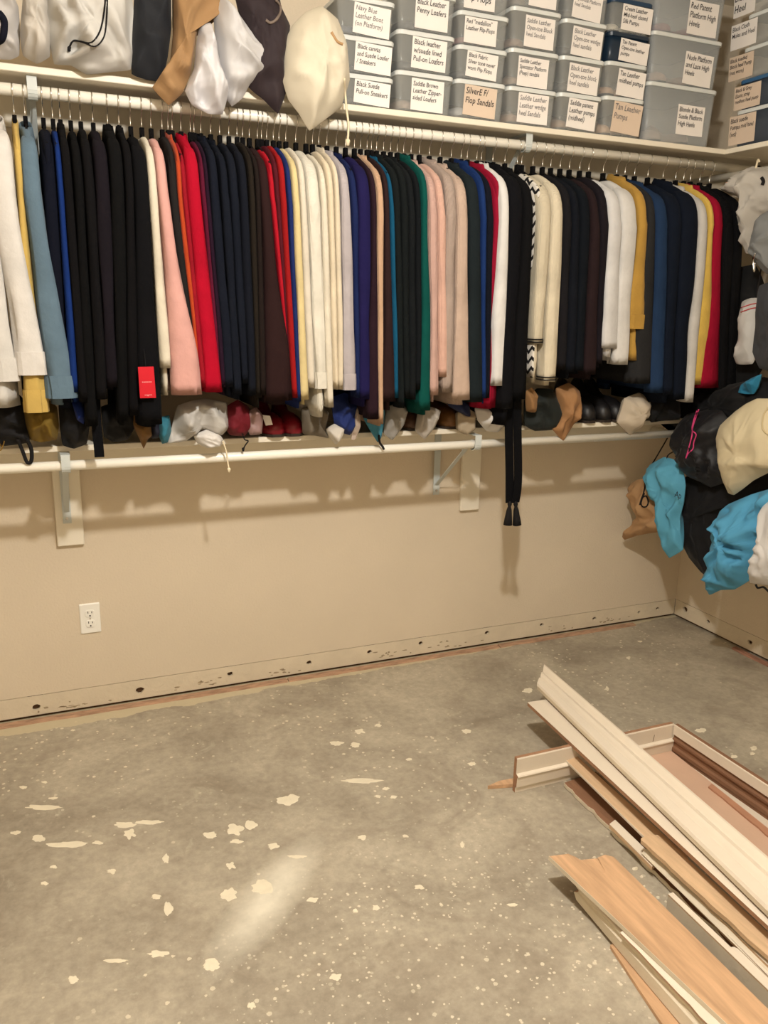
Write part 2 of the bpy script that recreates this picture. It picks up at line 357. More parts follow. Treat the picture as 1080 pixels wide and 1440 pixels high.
spots += [(986,1027,16,5),(1060,1052,10,6),(1058,1060,8,4),(1032,1064,10,4)]
for i, (x, y, w_, h_) in enumerate(spots):
    if any(abs(x-q[0]) < 9 and abs(y-q[1]) < 6 for q in spots[:i]): continue   # listed twice
    hz = .0004+.00002*i
    c = P(x, y, 2, 0); ex = (P(x+w_/2, y, 2, 0)-P(x-w_/2, y, 2, 0))/2; ey = (P(x, y-h_/2, 2, 0)-P(x, y+h_/2, 2, 0))/2
    fr = lambda a, b, h, c=c, ex=ex, ey=ey: Vector((c.x+ex.x*a+ey.x*b, c.y+ex.y*a+ey.y*b, h))
    v, f_ = splat(0, 0, 1, 1, fr, i*3.7+1, 26, .42, hz)
    mobj('paint_spot', v, f_, M_SPLAT, fl)
# ------------------------------------------------------------------ outlet
oc = P(126.7, 869, 1, 0)
t = thing('wall_outlet', (oc.x, 0, oc.z), 'white duplex power outlet low on the cream wall', 'outlet')
def rrect(cx, cz, w_, h_, r, y, n=4):
    out = []
    for sx, sz, a0 in ((1, -1, -90), (1, 1, 0), (-1, 1, 90), (-1, -1, 180)):
        for k in range(n+1):
            a = math.radians(a0+90*k/n); out.append(Vector((cx+sx*(w_/2-r)+r*math.cos(a), y, cz+sz*(h_/2-r)+r*math.sin(a))))
    return out
MB().loft([rrect(oc.x, oc.z, .0705, .1145, .004, 0), rrect(oc.x, oc.z, .0705, .1145, .004, -.004), rrect(oc.x, oc.z, .064, .108, .004, -.0065)]).build('cover_plate', M_PLW, t)
for s in (1, -1):
    z = oc.z+s*.0195
    r = MB().loft([rrect(oc.x, z, .034, .028, .011, -.006), rrect(oc.x, z, .034, .028, .011, -.0085), rrect(oc.x, z, .031, .025, .010, -.009)]).build('receptacle', M_PLW, t)
    for dx, hh in ((-.0065, .0085), (.0065, .007)): MB().box((oc.x+dx-.0012, -.0094, z+.0015), (oc.x+dx+.0012, -.008, z+.0015+hh)).build('slot', M_SLOT, r)
    MB().loft([rrect(oc.x, z-.0075, .0052, .0055, .0025, -.0080), rrect(oc.x, z-.0075, .0052, .0055, .0025, -.0095)]).build('ground_hole', M_SLOT, r)
MB().tube([(oc.x, -.006, oc.z), (oc.x, -.0078, oc.z)], .003, 10).build('screw', M_STEEL, t)
# ------------------------------------------------------------------ shelves, rods, brackets
def shelf(name, a, b, label, cat='shelf'):
    tag(MB().bbox(a, b, .002).build(name, M_WHITE), label, cat)
shelf('shelf_board', (XL+.002, -SD, ZU-ST), (W-.002, -.001, ZU), 'long white upper shelf board carrying dust bags and shoe boxes')
shelf('shelf_board', (W-SD, -2.6, ZU-ST), (W-.001, -SD-.001, ZU), 'white upper shelf board along the side wall')
shelf('shelf_board', (XL+.002, -SDL, ZL-ST), (W-.002, -.001, ZL), 'long white lower shelf board under the hanging clothes')
shelf('shelf_board', (W-SD, -2.6, ZL-ST), (W-.001, -SDL-.001, ZL), 'white lower shelf board along side wall under the dust bags')
shelf('wall_cleat', (XL+.004, -.018, ZU-ST-.09), (W-.004, -.0005, ZU-ST), 'white wall cleat under the upper shelf', 'cleat')
shelf('wall_cleat', (XL+.004, -.018, ZL-ST-.09), (W-.004, -.0005, ZL-ST), 'white wall cleat under the lower shelf', 'cleat')
shelf('wall_cleat', (W-.018, -2.6, ZL-ST-.09), (W-.0005, -.02, ZL-ST), 'white side wall cleat under the lower shelf', 'cleat')
shelf('wall_cleat', (W-.018, -2.6, ZU-ST-.09), (W-.0005, -.02, ZU-ST), 'white side wall cleat under the upper shelf', 'cleat')
RY, RZ, RR = -.28, 2.056, .0165
LY, LZ = -.33, .996
def rod(pts, label, r=RR):
    tag(MB().tube(pts, r, 20).build('closet_rod', M_ROD, None, True), label, 'closet rod')
rod([(XL+.003, RY, RZ), (W-.003, RY, RZ)], 'white upper closet rod holding the row of hangers')
rod([(XL+.003, LY, LZ), (W-SD+.02, LY, LZ)], 'empty white lower closet rod under the lower shelf', .0155)
rod([(W-.27, -.004, LZ-.035), (W-.27, -2.6, LZ-.035)], 'white lower closet rod along the side wall behind the bags', .0155)
sup = []
for x0, lab in ((.036, 'white upright support board above the outlet'), (1.631, 'white upright support board beside the hanging black sash')):
    zb_ = P(95, 768, 1, -.019).z if x0 < 1 else P(660, 718, 1, -.019).z
    tag(MB().bbox((x0, -.019, zb_), (x0+.089, -.0005, ZL-ST-.09), .003).build('support_board', M_WHITE), lab, 'board')
def bracket(x, zs, ry, rz, label, yb=-.019, leg=.30):
    t = thing('shelf_bracket', (x, yb, zs-ST-leg), label, 'bracket', 'rod and shelf brackets')
    zt = zs-ST
    MB().box((x-.014, yb-.003, zt-leg), (x+.014, yb, zt)).build('wall_leg', M_BRK, t)
    MB().box((x-.014, ry-.022, zt-.003), (x+.014, yb, zt)).build('shelf_arm', M_BRK, t)
    # hanger tongue with the cup that carries the rod
    cup = [(x, ry-.021, zt-.003), (x, ry-.021, rz)]+[(x, ry-.021*math.cos(a), rz-.021*math.sin(a)) for a in [math.pi*k/8 for k in range(1, 9)]]+[(x, ry+.021, rz+.010)]
    m = MB(); 
    for (p0, p1) in zip(cup[:-1], cup[1:]):
        a, b = Vector(p0), Vector(p1); d = (b-a).normalized(); n_ = Vector((0, d.z, -d.y))*.0022
        hx = Vector((.013, 0, 0)); m.add([a-hx, a+hx, b+hx, b-hx, a-hx+n_, a+hx+n_, b+hx+n_, b-hx+n_], [(3,2,1,0),(4,5,6,7),(0,1,5,4),(1,2,6,5),(2,3,7,6),(3,0,4,7)])
    m.build('rod_cup', M_BRK, t)
    m = MB(); a = Vector((x, ry+.018, rz+.012)); b = Vector((x, yb-.003, zt-leg+.04)); n_ = Vector((0, -(b-a).z, (b-a).y)).normalized()*.003
    hx = Vector((.009, 0, 0)); m.add([a-hx, a+hx, b+hx, b-hx, a-hx+n_, a+hx+n_, b+hx+n_, b-hx+n_], [(3,2,1,0),(4,5,6,7),(0,1,5,4),(1,2,6,5),(2,3,7,6),(3,0,4,7)])
    m.build('brace', M_BRK, t)
    MB().tube([(x, yb-.003, zt-leg+.018), (x, yb-.006, zt-leg+.018)], .005, 10).build('screw', M_STEEL, t)
bx1 = P(45, 120, 1, RY-.02).x; bx2 = P(744, 195, 1, RY-.02).x
bracket(bx1, ZU, RY, RZ, 'grey steel bracket under the upper shelf beside the denim shirt')
bracket(bx2, ZU, RY, RZ, 'grey steel bracket under the upper shelf below the shoe boxes')
bracket(P(92, 650, 1, LY).x, ZL, LY, LZ, 'grey steel bracket on the support board above the outlet', -.0195)
bracket(P(668, 634, 1, LY).x, ZL, LY, LZ, 'grey steel bracket on the support board beside the black sash', -.0195)

# ------------------------------------------------------------------ hangers
def hanger_meshes():
    R_, r_ = .021, .0017; cz = RR+r_-R_
    pts = [(0, R_*math.cos(a), cz+R_*math.sin(a)) for a in [math.radians(d) for d in range(-25, 196, 15)]]
    pts += [(0, -.0165, cz-.016), (0, -.007, -.030), (0, 0, -.040), (0, 0, -.055), (0, 0, -.080)]
    h = MB().tube(pts, r_, 6)
    b = MB(); rings = []
    for i in range(-10, 11):
        y = i/10*.152; z = -.082-.076*abs(i/10)**1.1-(.012 if abs(i) == 10 else 0); hh = .017 if abs(i) < 2 else .012
        rings.append([Vector((.0032, y, z-hh)), Vector((.0032, y, z)), Vector((-.0032, y, z)), Vector((-.0032, y, z-hh))])
    b.loft(rings)
    rings = []
    for i in range(-6, 7):
        y = i/6*.146; z = -.172+.012*abs(i/6)**6
        rings.append([Vector((.0028, y, z-.008)), Vector((.0028, y, z)), Vector((-.0028, y, z)), Vector((-.0028, y, z-.008))])
    b.loft(rings)
    b.box((-.006, -.009, -.092), (.006, .009, -.066))
    return h, b
_h, _b = hanger_meshes()
hproto = thing('clothes_hanger', (0, 0, 0), 'x', 'hanger', 'slim hangers along the upper rod')
hk = _h.build('hook', M_STEEL, hproto, True); bd = _b.build('hanger_body', M_BLACK, hproto)
hfirst = True
def hanger(x, holds):
    global hfirst
    if hfirst: t = hproto; hfirst = False
    else:
        t = hproto.copy(); COL.objects.link(t)
        for c in (hk, bd):
            k = c.copy(); COL.objects.link(k); k.parent = t
    t.location = (x, RY, RZ); t.rotation_euler = (0, 0, random.uniform(-.012, .012)); t['label'] = 'slim black hanger with silver hook holding the '+holds
    return t
# ------------------------------------------------------------------ garments
YG = -.47
def stripe_mat():
    m = mat('zigzag_fabric', (214, 208, 198), .9, .2, 90, .04, 14); n = m.node_tree.nodes; l = m.node_tree.links; b = n['Principled BSDF']
    tc = n.new('ShaderNodeTexCoord'); sx = n.new('ShaderNodeSeparateXYZ'); l.new(tc.outputs['Object'], sx.inputs[0])
    pp = n.new('ShaderNodeMath'); pp.operation = 'PINGPONG'; pp.inputs[1].default_value = .02; l.new(sx.outputs[1], pp.inputs[0])
    ad = n.new('ShaderNodeMath'); ad.operation = 'ADD'; l.new(sx.outputs[2], ad.inputs[0]); l.new(pp.outputs[0], ad.inputs[1])
    p2 = n.new('ShaderNodeMath'); p2.operation = 'PINGPONG'; p2.inputs[1].default_value = .018; l.new(ad.outputs[0], p2.inputs[0])
    lt = n.new('ShaderNodeMath'); lt.operation = 'LESS_THAN'; lt.inputs[1].default_value = .007; l.new(p2.outputs[0], lt.inputs[0])
    mx = n.new('ShaderNodeMix'); mx.data_type = 'RGBA'; mx.inputs[6].default_value = lin((214, 208, 198)); mx.inputs[7].default_value = lin((24, 22, 24))
    l.new(lt.outputs[0], mx.inputs[0]); l.new(mx.outputs[2], b.inputs['Base Color']); return m
ACC = []
def garment(name, short, label, rgb, tl, tr, bl, br, by, hem=None, sty='', rec=0, group=None, sh=0, cat=None, hlab=None):
    rg = random.Random(len(ACC)*13+5); ACC.append(short)
    yf = YG+rec
    A = P((tl+tr)/2, 300, 1, yf); z3 = A.z
    xt0, xt1 = P(tl, 300, 1, yf).x, P(tr, 300, 1, yf).x; B0, B1 = P(bl, by, 1, yf), P(br, by, 1, yf); zb = (B0.z+B1.z)/2
    tw = max(.017, (xt1-xt0)*1.03); bw = max(.018, (B1.x-B0.x)*1.02)
    def cx(z): z = min(z, 1.84); k = max(-.12, min(1.1, (z3-z)/(z3-zb))); return (xt0+xt1)/2*(1-k)+(B0.x+B1.x)/2*k
    def wd(z): k = max(0, min(1, (z3-z)/(z3-zb))); k = k*k*(3-2*k); return tw*(1-k)+bw*k
    zh = zb-rg.uniform(-.02, .035) if hem is None else P((bl+br)/2, hem, 1, -.38).z
    x0 = cx(1.95)
    rib = 60 if 'r' in sty else 0
    m = stripe_mat() if 'z' in sty else fabric(rgb, rib)
    t = thing(name, (x0, RY, zh), label, cat or name.replace('_', ' '), group)
    dz = sh
    ph = rg.random()*20
    # ---- body: loft of flattened rings from neck to hem
    N = 30
    prof = [(1.962, .040), (1.955, .058), (1.945, .082), (1.932, .108), (1.917, .132), (1.902, .150), (1.885, .158), (1.86, .160)]
    zs = [z+dz for z, _ in prof]; ws = [w_ for _, w_ in prof]
    nz_ = 16
    for i in range(1, nz_+1):
        z = 1.86+dz+(zh-1.86-dz)*i/nz_; zs.append(z); ws.append(.158+.010*i/nz_*rg.uniform(.6, 1.2)+.004*math.sin(i*.9+ph))
    rings = []
    for i, (z, hw) in enumerate(zip(zs, ws)):
        k = max(0, min(1, (1.9-z)/(1.9-zh))); hx = max(.009, min(.016, tw*.42))*(1-k)+max(.010, min(wd(z), bw)*.40)*k
        if i == 0: hx *= .7
        ring = []
        for j in range(N):
            a = 2*math.pi*j/N; c, s_ = math.cos(a), math.sin(a)
            y = RY-hw*math.copysign(abs(c)**.75, c)
            fold = k*hx*.45*(noise.noise((y*11+ph, z*1.6, ph))+.5*noise.noise((y*26, z*2.5, ph)))
            ring.append(Vector((cx(z)+hx*math.copysign(abs(s_)**.7, s_)+fold, y, z)))
        rings.append(ring)
    inner = [v+(Vector((cx(zh), RY, zh))-v)*.12+Vector((0, 0, .03)) for v in rings[-1]]
    MB().loft([inner]+rings[::-1]).build('body', m, t, True)
    # ---- sleeves
    for side in (-1, 1):
        front = side == -1
        zc_ = zb if front else zb+rg.uniform(-.02, .03)
        tab = [(1.930, .090, .105), (1.922, .088, .125), (1.911, .086, .142), (1.897, .084, .157), (1.878, .083, .170), (1.852, .085, .180), (1.815, .090, .187)]
        if 's' in sty: zc_ = 1.62
        rows = [(z+dz, a, b_) for z, a, b_ in tab]
        nn = 18
        for i in range(1, nn+1):
            k = i/nn; z = 1.815+dz+(zc_-1.815-dz)*k
            sw = .008*noise.noise((z*3, ph, 1)); th = .052-.012*k+.006*noise.noise((z*5, ph, 4))
            yo = .190-.004*k+sw
            if 'f' in sty: yo += 0
            rows.append((z, yo-th*1.6, yo))
        rings = []; M_ = 18
        for i, (z, ya, yb_) in enumerate(rows):
            hw = (yb_-ya)/2; cy = (ya+yb_)/2; hx = wd(z)*.5
            if i < 7: hx *= (.5, .68, .8, .88, .94, .98, 1)[i]
            if not front: hx = min(hx, .02)
            k = max(0, min(1, (1.85-z)/(1.85-zc_)))
            ring = []
            for j in range(M_):
                a = 2*math.pi*j/M_; c, s_ = math.cos(a), math.sin(a)
                yy = RY+rec*(1 if front else 0)+side*(cy+hw*math.copysign(abs(c)**.8, c))
                wr = hx*(.14+.22*k)*(noise.noise((c*1.6+ph, s_*1.6+side, z*4.5))+.7*noise.noise((c*2.6+ph, s_*2.6-side, z*1.3)))
                ring.append(Vector((cx(z)+hx*math.copysign(abs(s_)**.55, s_)+wr, yy-side*abs(wr)*.5, z)))
            rings.append(ring)
        cen = sum(rings[-1], Vector())/M_
        inner = [v+(cen-v)*.25+Vector((0, 0, .02)) for v in rings[-1]]
        sl = MB().loft([inner]+rings[::-1]).build('sleeve', m, t, True)
        if front or True:
            if 'c' in sty or 'k' in sty:
                hgt = .062 if 'c' in sty else .05
                src = [r for r in rings if r[0].z < zc_+hgt*1.0]
                def infl(r, e, z):
                    c_ = sum(r, Vector())/M_; return [Vector((c_.x+(v.x-c_.x)*(1+e)+math.copysign(.0012, v.x-c_.x), c_.y+(v.y-c_.y)*(1+e)+math.copysign(.0012, v.y-c_.y), z)) for v in r]
                base = rings[-1]; e = .02
                cu = [infl(base, -.2, zc_-.001), infl(base, e, zc_-.002), infl(base, e, zc_+hgt*.5), infl(rings[-2], e, zc_+hgt), infl(rings[-2], -.15, zc_+hgt+.001)]
                MB().loft(cu, False, False).build('cuff', m, sl)
            if 'b' in sty:
                for dzz in (.004, .014):
                    def band(z, e): c_ = sum(rings[-1], Vector())/M_; return [Vector((c_.x+(v.x-c_.x)*e, c_.y+(v.y-c_.y)*e, z)) for v in rings[-1]]
                    MB().loft([band(zc_+dzz, 1.0), band(zc_+dzz, 1.09), band(zc_+dzz+.004, 1.09), band(zc_+dzz+.004, 1.0)], False, False).build('cuff_stripe', M_CORD_B, sl, True)
    # ---- collar
    if 't' in sty or 'C' in sty or 'n' in sty:
        hgt = .038 if 't' in sty else (.04 if 'C' in sty else .018); NN = 24; rr = []
        for q, (zz, e) in enumerate([(1.938, 1.08), (1.95, 1.03), (1.955+hgt*.6, .86), (1.955+hgt, .74), (1.953+hgt, .58), (1.95, .6)]):
            ring = []
            for j in range(NN):
                a = 2*math.pi*j/NN; c, s_ = math.cos(a), math.sin(a)
                hx = min(.022, max(.010, tw*.46)); dip = -.024*(c*.5+.5)*(1 if 'C' not in sty else 1.5)
                ring.append(Vector((cx(1.95)+hx*e*s_+.002*noise.noise((c*2, s_*2, ph+zz)), RY-.066*e*c, zz+dz+dip+.004*noise.noise((c*3, s_*3, ph)))))
            rr.append(ring)
        MB().loft(rr, False, False).build('collar', m, t, True)
    if 'T' in sty:   # red swing tag near the hem
        c = [P(194, 516, 1, yf-.012), P(216, 515.5, 1, yf-.012), P(219.5, 559.5, 1, yf-.012), P(197, 560, 1, yf-.012)]
        off = Vector((0, .0012, 0)); red = mat('red_card', (190, 16, 34), .6, 0, 60, .03, 9)
        g = mobj('price_tag', c+[v+off for v in c], [(3,2,1,0),(4,5,6,7),(0,1,5,4),(1,2,6,5),(2,3,7,6),(3,0,4,7)], red, t); g['label'] = 'red cardboard swing tag with white print'
        def lerp(u, v): return c[0]+(c[1]-c[0])*u+(c[3]-c[0])*v
        off = Vector((0, -.0007, 0)); mk = MB(); rq = random.Random(3)
        u = .2
        while u < .8: # tiny line of white lettering
            w_ = .045; mk.add([lerp(u, .47)+off, lerp(u+w_, .47)+off, lerp(u+w_, .505)+off, lerp(u, .505)+off], [(3,2,1,0)]); u += w_+.035
        mk.add([lerp(.3, .895)+off, lerp(.78, .895)+off, lerp(.78, .915)+off, lerp(.3, .915)+off], [(3,2,1,0)])
        mk.add([lerp(.48, .925)+off, lerp(.58, .925)+off, lerp(.58, .94)+off, lerp(.48, .94)+off], [(3,2,1,0)])
        tag(mk.build('lettering', mat('tag_print', (235, 150, 150), .7), g), kind='stuff')
        MB().tube([lerp(.5, 0)+Vector((0, -.0005, 0)), lerp(.5, -.25)+Vector((0, .004, 0)), lerp(.5, -.6)+Vector((0, .02, 0))], .0008, 5).build('tag_string', M_CORD_B, g)
    h = hanger(x0, hlab or short)
    return t
BK = 'black tops bunched together between blue and cream ones'
NV = 'navy sweaters hanging side by side after the bright red one'
DG = 'blackish green tops hanging before the emerald one'
G = [
 ('shirt', 'end white shirt', 'white cotton shirt with cuff hanging at the very end of the row', (232,228,222), -46,-9, -22,25, 536, 570, 'cC'),
 ('shirt', 'white shirt next to the yellow one', 'crisp white cotton shirt with wide cuffs beside the yellow shirt', (236,232,226), -9,26, 25,64, 527, 562, 'cC'),
 ('shirt', 'yellow shirt', 'soft yellow shirt squeezed between white and denim shirts', (222,188,104), 26,37, 36,66, 580, None, 'cC', .012),
 ('shirt', 'denim shirt', 'faded blue denim shirt with buttoned cuffs', (104,128,146), 37,63, 68,108, 560, 566, 'cC'),
 ('sweater', 'dark navy top beside denim', 'dark navy top hanging right beside the denim shirt', (20,26,48), 63,84, 84,101, 575, None, '', .02),
 ('shirt', 'royal blue shirt', 'royal blue shirt seen as a narrow strip beside black tops', (24,58,136), 84,92, 100,112, 552, None, '', .004),
 ('sweater', 'black top', BK+'', (18,17,20), 92,106, 112,124, 565, None, 't'),
 ('cardigan', 'black belted cardigan', 'long black cardigan with a belt strip dangling below the shelf', (14,14,16), 106,121, 122,138, 600, None, ''),
 ('sweater', 'black top', BK, (20,18,22), 121,136, 136,152, 562, None, 'n'),
 ('sweater', 'purplish black sweater', 'purplish black sweater with a squared sleeve end', (36,29,40), 136,157, 150,167, 545, None, ''),
 ('sweater', 'black hooded top', 'black top with a tall bunched collar above its neighbours', (15,15,17), 157,177, 166,181, 592, None, 't'),
 ('sweater', 'black top', BK, (17,16,19), 177,190, 180,196, 585, None, 't'),
 ('jacket', 'black tagged jacket', 'black jacket with a red swing tag near its hem', (17,17,22), 190,212, 194,229, 598, None, 'T'),
 ('sweater', 'cream top', 'cream long sleeved top between black jacket and pink sweater', (238,228,206), 212,225, 226,243, 518, 553, 'n'),
 ('sweater', 'pale pink sweater', 'pale pink long sleeved sweater with a wide sleeve', (232,176,166), 226,242, 246,286, 556, None, 'n'),
 ('sweater', 'charcoal sweater', 'charcoal sweater half hidden behind the pale pink one', (54,50,50), 242,255, 274,284, 548, None, 'n', .02),
 ('sweater', 'burnt orange sweater', 'burnt orange sweater showing as a thin strip beside red', (196,74,36), 255,260, 281,287, 540, None, 't', .012),
 ('sweater', 'dark red sweater', 'dark red sweater pressed against the bright red one', (158,22,38), 260,267, 284,291, 545, None, '', .008),
 ('sweater', 'bright red sweater', 'bright red long sleeved sweater with raised neck', (186,11,42), 267,287, 289,314, 552, None, 't'),
 ('sweater', 'maroon sweater', 'maroon sweater peeking out behind the bright red one', (108,24,54), 287,292, 309,316, 540, None, '', .012),
 ('sweater', 'plum sweater', 'dark plum sweater between the maroon and navy ones', (58,26,54), 292,298, 312,319, 545, None, '', .008),
 ('sweater', 'navy sweater after the red one', NV, (28,35,54), 298,313, 317,332, 545, None, 't'),
 ('sweater', 'navy sweater after the red one', NV, (26,33,50), 313,326, 330,343, 556, None, 't'),
 ('sweater', 'navy sweater after the red one', NV, (27,34,52), 326,339, 341,353, 540, None, ''),
 ('sweater', 'navy sweater after the red one', NV, (25,31,47), 339,352, 351,363, 556, None, ''),
 ('sweater', 'olive black sweater', 'olive black sweater between navy and brown ones', (52,44,34), 352,361, 361,369, 560, None, '', .006),
 ('sweater', 'brownish black sweater', 'brownish black sweater beside the wide dark brown one', (48,34,32), 361,369, 367,377, 556, None, ''),
 ('sweater', 'dark brown sweater', 'dark chocolate brown sweater with a broad sleeve', (68,41,41), 369,384, 377,414, 564, None, 'n'),
 ('sweater', 'scarlet sweater', 'scarlet sweater showing only its shoulder beside dark brown', (192,24,42), 384,390, 406,413, 520, None, '', .014),
 ('sweater', 'wine red sweater', 'wine red sweater squeezed between scarlet and brick red', (100,26,38), 390,397, 410,417, 540, None, '', .008),
 ('sweater', 'brick red sweater', 'brick red sweater beside the slim blue one', (164,26,28), 397,406, 413,421, 560, None, ''),
 ('sweater', 'slim blue sweater', 'mid blue sweater showing as a strip beside pale yellow', (36,54,120), 406,414, 420,425, 565, None, '', .006),
 ('sweater', 'pale yellow sweater', 'pale butter yellow sweater at the start of the cream ones', (234,214,156), 414,424, 424,436, 563, None, 'n'),
 ('sweater', 'cream sweater by pale yellow', 'cream sweater hanging right beside the pale yellow one', (234,224,206), 424,434, 435,446, 546, None, 'n'),
 ('sweater', 'white ribbed sweater', 'white ribbed knit sweater with the broadest sleeve of the cream ones', (240,234,218), 434,453, 445,465, 546, 583, 'rkn'),
 ('sweater', 'long ivory sweater', 'long ivory sweater hanging lower than its cream neighbours', (240,230,210), 453,463, 461,472, 573, None, 'rn'),
 ('sweater', 'warm cream sweater', 'warm cream sweater with narrow sleeve beside the ivory one', (240,224,196), 463,472, 470,478, 548, None, 'n'),
 ('sweater', 'ivory turtleneck', 'ivory turtleneck sweater beside the light grey one', (236,222,196), 472,481, 477,485, 548, None, 't'),
 ('sweater', 'light grey sweater', 'light grey ribbed sweater with turtleneck and cuffs', (192,184,186), 481,496, 484,504, 548, None, 'rkt'),
 ('sweater', 'deep blue sweater', 'deep blue sweater between light grey and indigo ones', (30,44,96), 496,506, 502,509, 560, None, 't', .006),
 ('sweater', 'indigo sweater', 'dark indigo sweater with a wide flat sleeve', (36,31,88), 506,524, 507,524, 562, None, 'n'),
 ('sweater', 'aubergine sweater', 'aubergine brown sweater before the tan knit', (66,38,52), 524,532, 519,535, 590, None, ''),
 ('sweater', 'tan knit sweater', 'tan fuzzy knit sweater with one long narrow sleeve', (214,174,142), 532,542, 534,542, 597, None, 'rt'),
 ('sweater', 'dusky brown sweater', 'dusky brown sweater right after the tan knit', (72,46,46), 542,550, 541,559, 565, None, '', .006),
 ('sweater', 'teal blue sweater', 'teal blue sweater with a bright turtleneck', (22,96,136), 550,556, 557,563, 560, None, 't', .004),
 ('sweater', 'blackish green top', DG, (28,37,38), 556,566, 562,571, 574, None, 't'),
 ('sweater', 'blackish green top', DG, (27,34,37), 566,576, 570,579, 560, None, ''),
 ('sweater', 'blackish green top', DG, (29,35,38), 576,586, 578,588, 562, None, 't'),
 ('sweater', 'blackish green top', DG, (24,30,34), 586,595, 586,594, 548, None, ''),
 ('sweater', 'emerald green sweater', 'deep emerald green turtleneck sweater', (10,94,86), 595,605, 592,608, 578, None, 't'),
 ('cardigan', 'dusty pink cardigan', 'dusty pink knit cardigan beside the emerald sweater', (212,174,162), 605,617, 607,619, 556, None, 'rt'),
 ('cardigan', 'salmon pink cardigan', 'salmon pink knit cardigan beside the taupe one', (228,184,166), 617,629, 619,631, 530, 545, 'rn'),
 ('cardigan', 'taupe cardigan', 'greyish taupe knit cardigan next to salmon pink', (182,162,150), 629,645, 623,640, 552, None, 'rt'),
 ('cardigan', 'beige cardigan', 'beige waffle knit cardigan before the slate sweater', (210,184,166), 645,661, 639,662, 563, None, 'rt'),
 ('sweater', 'slate green sweater', 'dark slate green sweater after the beige cardigan', (44,56,62), 661,678, 661,681, 566, None, 't'),
 ('sweater', 'cobalt sweater', 'cobalt blue sweater showing as a narrow strip beside slate', (30,62,126), 678,686, 679,686, 560, None, 't', .008),
 ('sweater', 'inky navy sweater', 'inky navy sweater between cobalt and crimson', (24,30,48), 686,696, 684,691, 560, None, '', .006),
 ('sweater', 'crimson top by white', 'crimson top hanging behind the plain white one', (164,20,52), 696,706, 674,700, 574, None, 't', .022),
 ('sweater', 'plain white top', 'plain white long sleeved top among dark ones', (242,240,238), 706,719, 693,714, 543, None, 't'),
 ('cardigan', 'black sash cardigan', 'long black cardigan with a tasselled sash hanging far down', (20,20,28), 719,739, 705,724, 575, 594, 't'),
 ('sweater', 'jet black sweater', 'jet black sweater between sash cardigan and zigzag top', (18,19,23), 739,754, 723,742, 562, None, 't'),
 ('blouse', 'zigzag blouse', 'black and white zigzag patterned blouse behind cream cardigan', (214,208,198), 754,762, 745,753, 530, None, 'zs', .03),
 ('cardigan', 'short cream cardigan', 'cream cardigan with black cuff stripes ending higher', (228,216,190), 761,779, 752,766, 484, 535, 'rb', .004),
 ('cardigan', 'long cream cardigan', 'cream cardigan with black cuff stripes ending lower', (236,224,198), 779,796, 765,786, 537, None, 'rb'),
 ('sweater', 'charcoal top by cream', 'charcoal black top right after the cream cardigans', (40,38,44), 796,807, 788,799, 520, None, ''),
 ('sweater', 'midnight sweater', 'midnight blue sweater of a pair before the dark brown one', (25,31,44), 807,820, 799,811, 524, None, ''),
 ('sweater', 'midnight sweater', 'midnight blue sweater of a pair before the dark brown one', (23,29,41), 820,834, 811,823, 522, None, ''),
 ('sweater', 'umber sweater', 'umber brown sweater ending squarely above black shoes', (64,43,47), 834,847, 823,842, 527, None, ''),
 ('sweater', 'plum grey sweater', 'plum grey sweater between umber and white ones', (46,38,48), 847,859, 840,850, 512, None, '', .01),
 ('shirt', 'shorter white shirt', 'shorter bright white shirt with loose sleeve', (238,236,236), 859,878, 849,872, 490, None, 'n'),
 ('shirt', 'longer white shirt', 'longer bright white shirt beside the mustard sweater', (236,234,230), 878,901, 867,888, 513, None, 'n'),
 ('sweater', 'mustard sweater', 'mustard yellow sweater with a rolled sleeve end', (200,158,76), 901,914, 886,911, 462, 505, 'tk', .006),
 ('sweater', 'grey sweater by mustard', 'dark grey sweater hanging between mustard and steel blue', (68,68,70), 914,926, 893,921, 540, None, '', .004),
 ('sweater', 'steel blue sweater', 'steel blue sweater with folded sleeve end', (40,66,104), 926,944, 919,936, 553, None, 't'),
 ('sweater', 'navy sweater by steel blue', 'large navy sweater right beside the steel blue one', (26,38,62), 944,964, 935,951, 556, None, ''),
 ('sweater', 'wide navy sweater', 'broad navy sweater before the crumpled white blouse', (25,36,58), 964,988, 950,967, 562, None, 't'),
 ('blouse', 'crumpled white blouse', 'crumpled white blouse beside the wide navy sweater', (222,218,212), 988,1001, 966,978, 566, None, 't', .0),
 ('sweater', 'golden yellow sweater', 'golden yellow sweater beside the dark crimson one', (236,198,98), 1001,1009, 973,1001, 541, None, 't', .004),
 ('sweater', 'dark crimson sweater', 'dark crimson sweater beside the black cable knits', (170,20,52), 1009,1022, 987,1014, 546, None, 't'),
 ('sweater', 'black cable knit', 'thick black cable knit sweater at the corner end of the row', (24,24,28), 1022,1036, 1013,1026, 556, None, 'rt'),
 ('sweater', 'black cable knit', 'thick black cable knit sweater at the corner end of the row', (22,22,26), 1036,1050, 1025,1040, 556, None, 'rn'),
]
LBL = {BK: 'plain black top bunched between the blue shirt and cream top', NV: 'navy blue sweater, one of four after the bright red one', DG: 'blackish green top, one of four before the emerald sweater'}
GRP = {BK: 'black tops', NV: 'navy sweaters after the red one', DG: 'blackish green tops'}
GO = {}
for g in G:
    nm, sh_, lb, rgb, tl, tr, bl, br, by = g[:9]; hem = g[9] if len(g) > 9 else None; sty = g[10] if len(g) > 10 else ''; rec = g[11] if len(g) > 11 else 0
    grp = GRP.get(lb) or ('black cable knits' if 'cable' in sh_ else 'midnight blue pair' if 'midnight' in sh_ else None)
    GO[sh_] = garment(nm, sh_, LBL.get(lb, lb), rgb, tl, tr, bl, br, by, hem, sty, rec, grp, sh=random.uniform(-.008, .008))
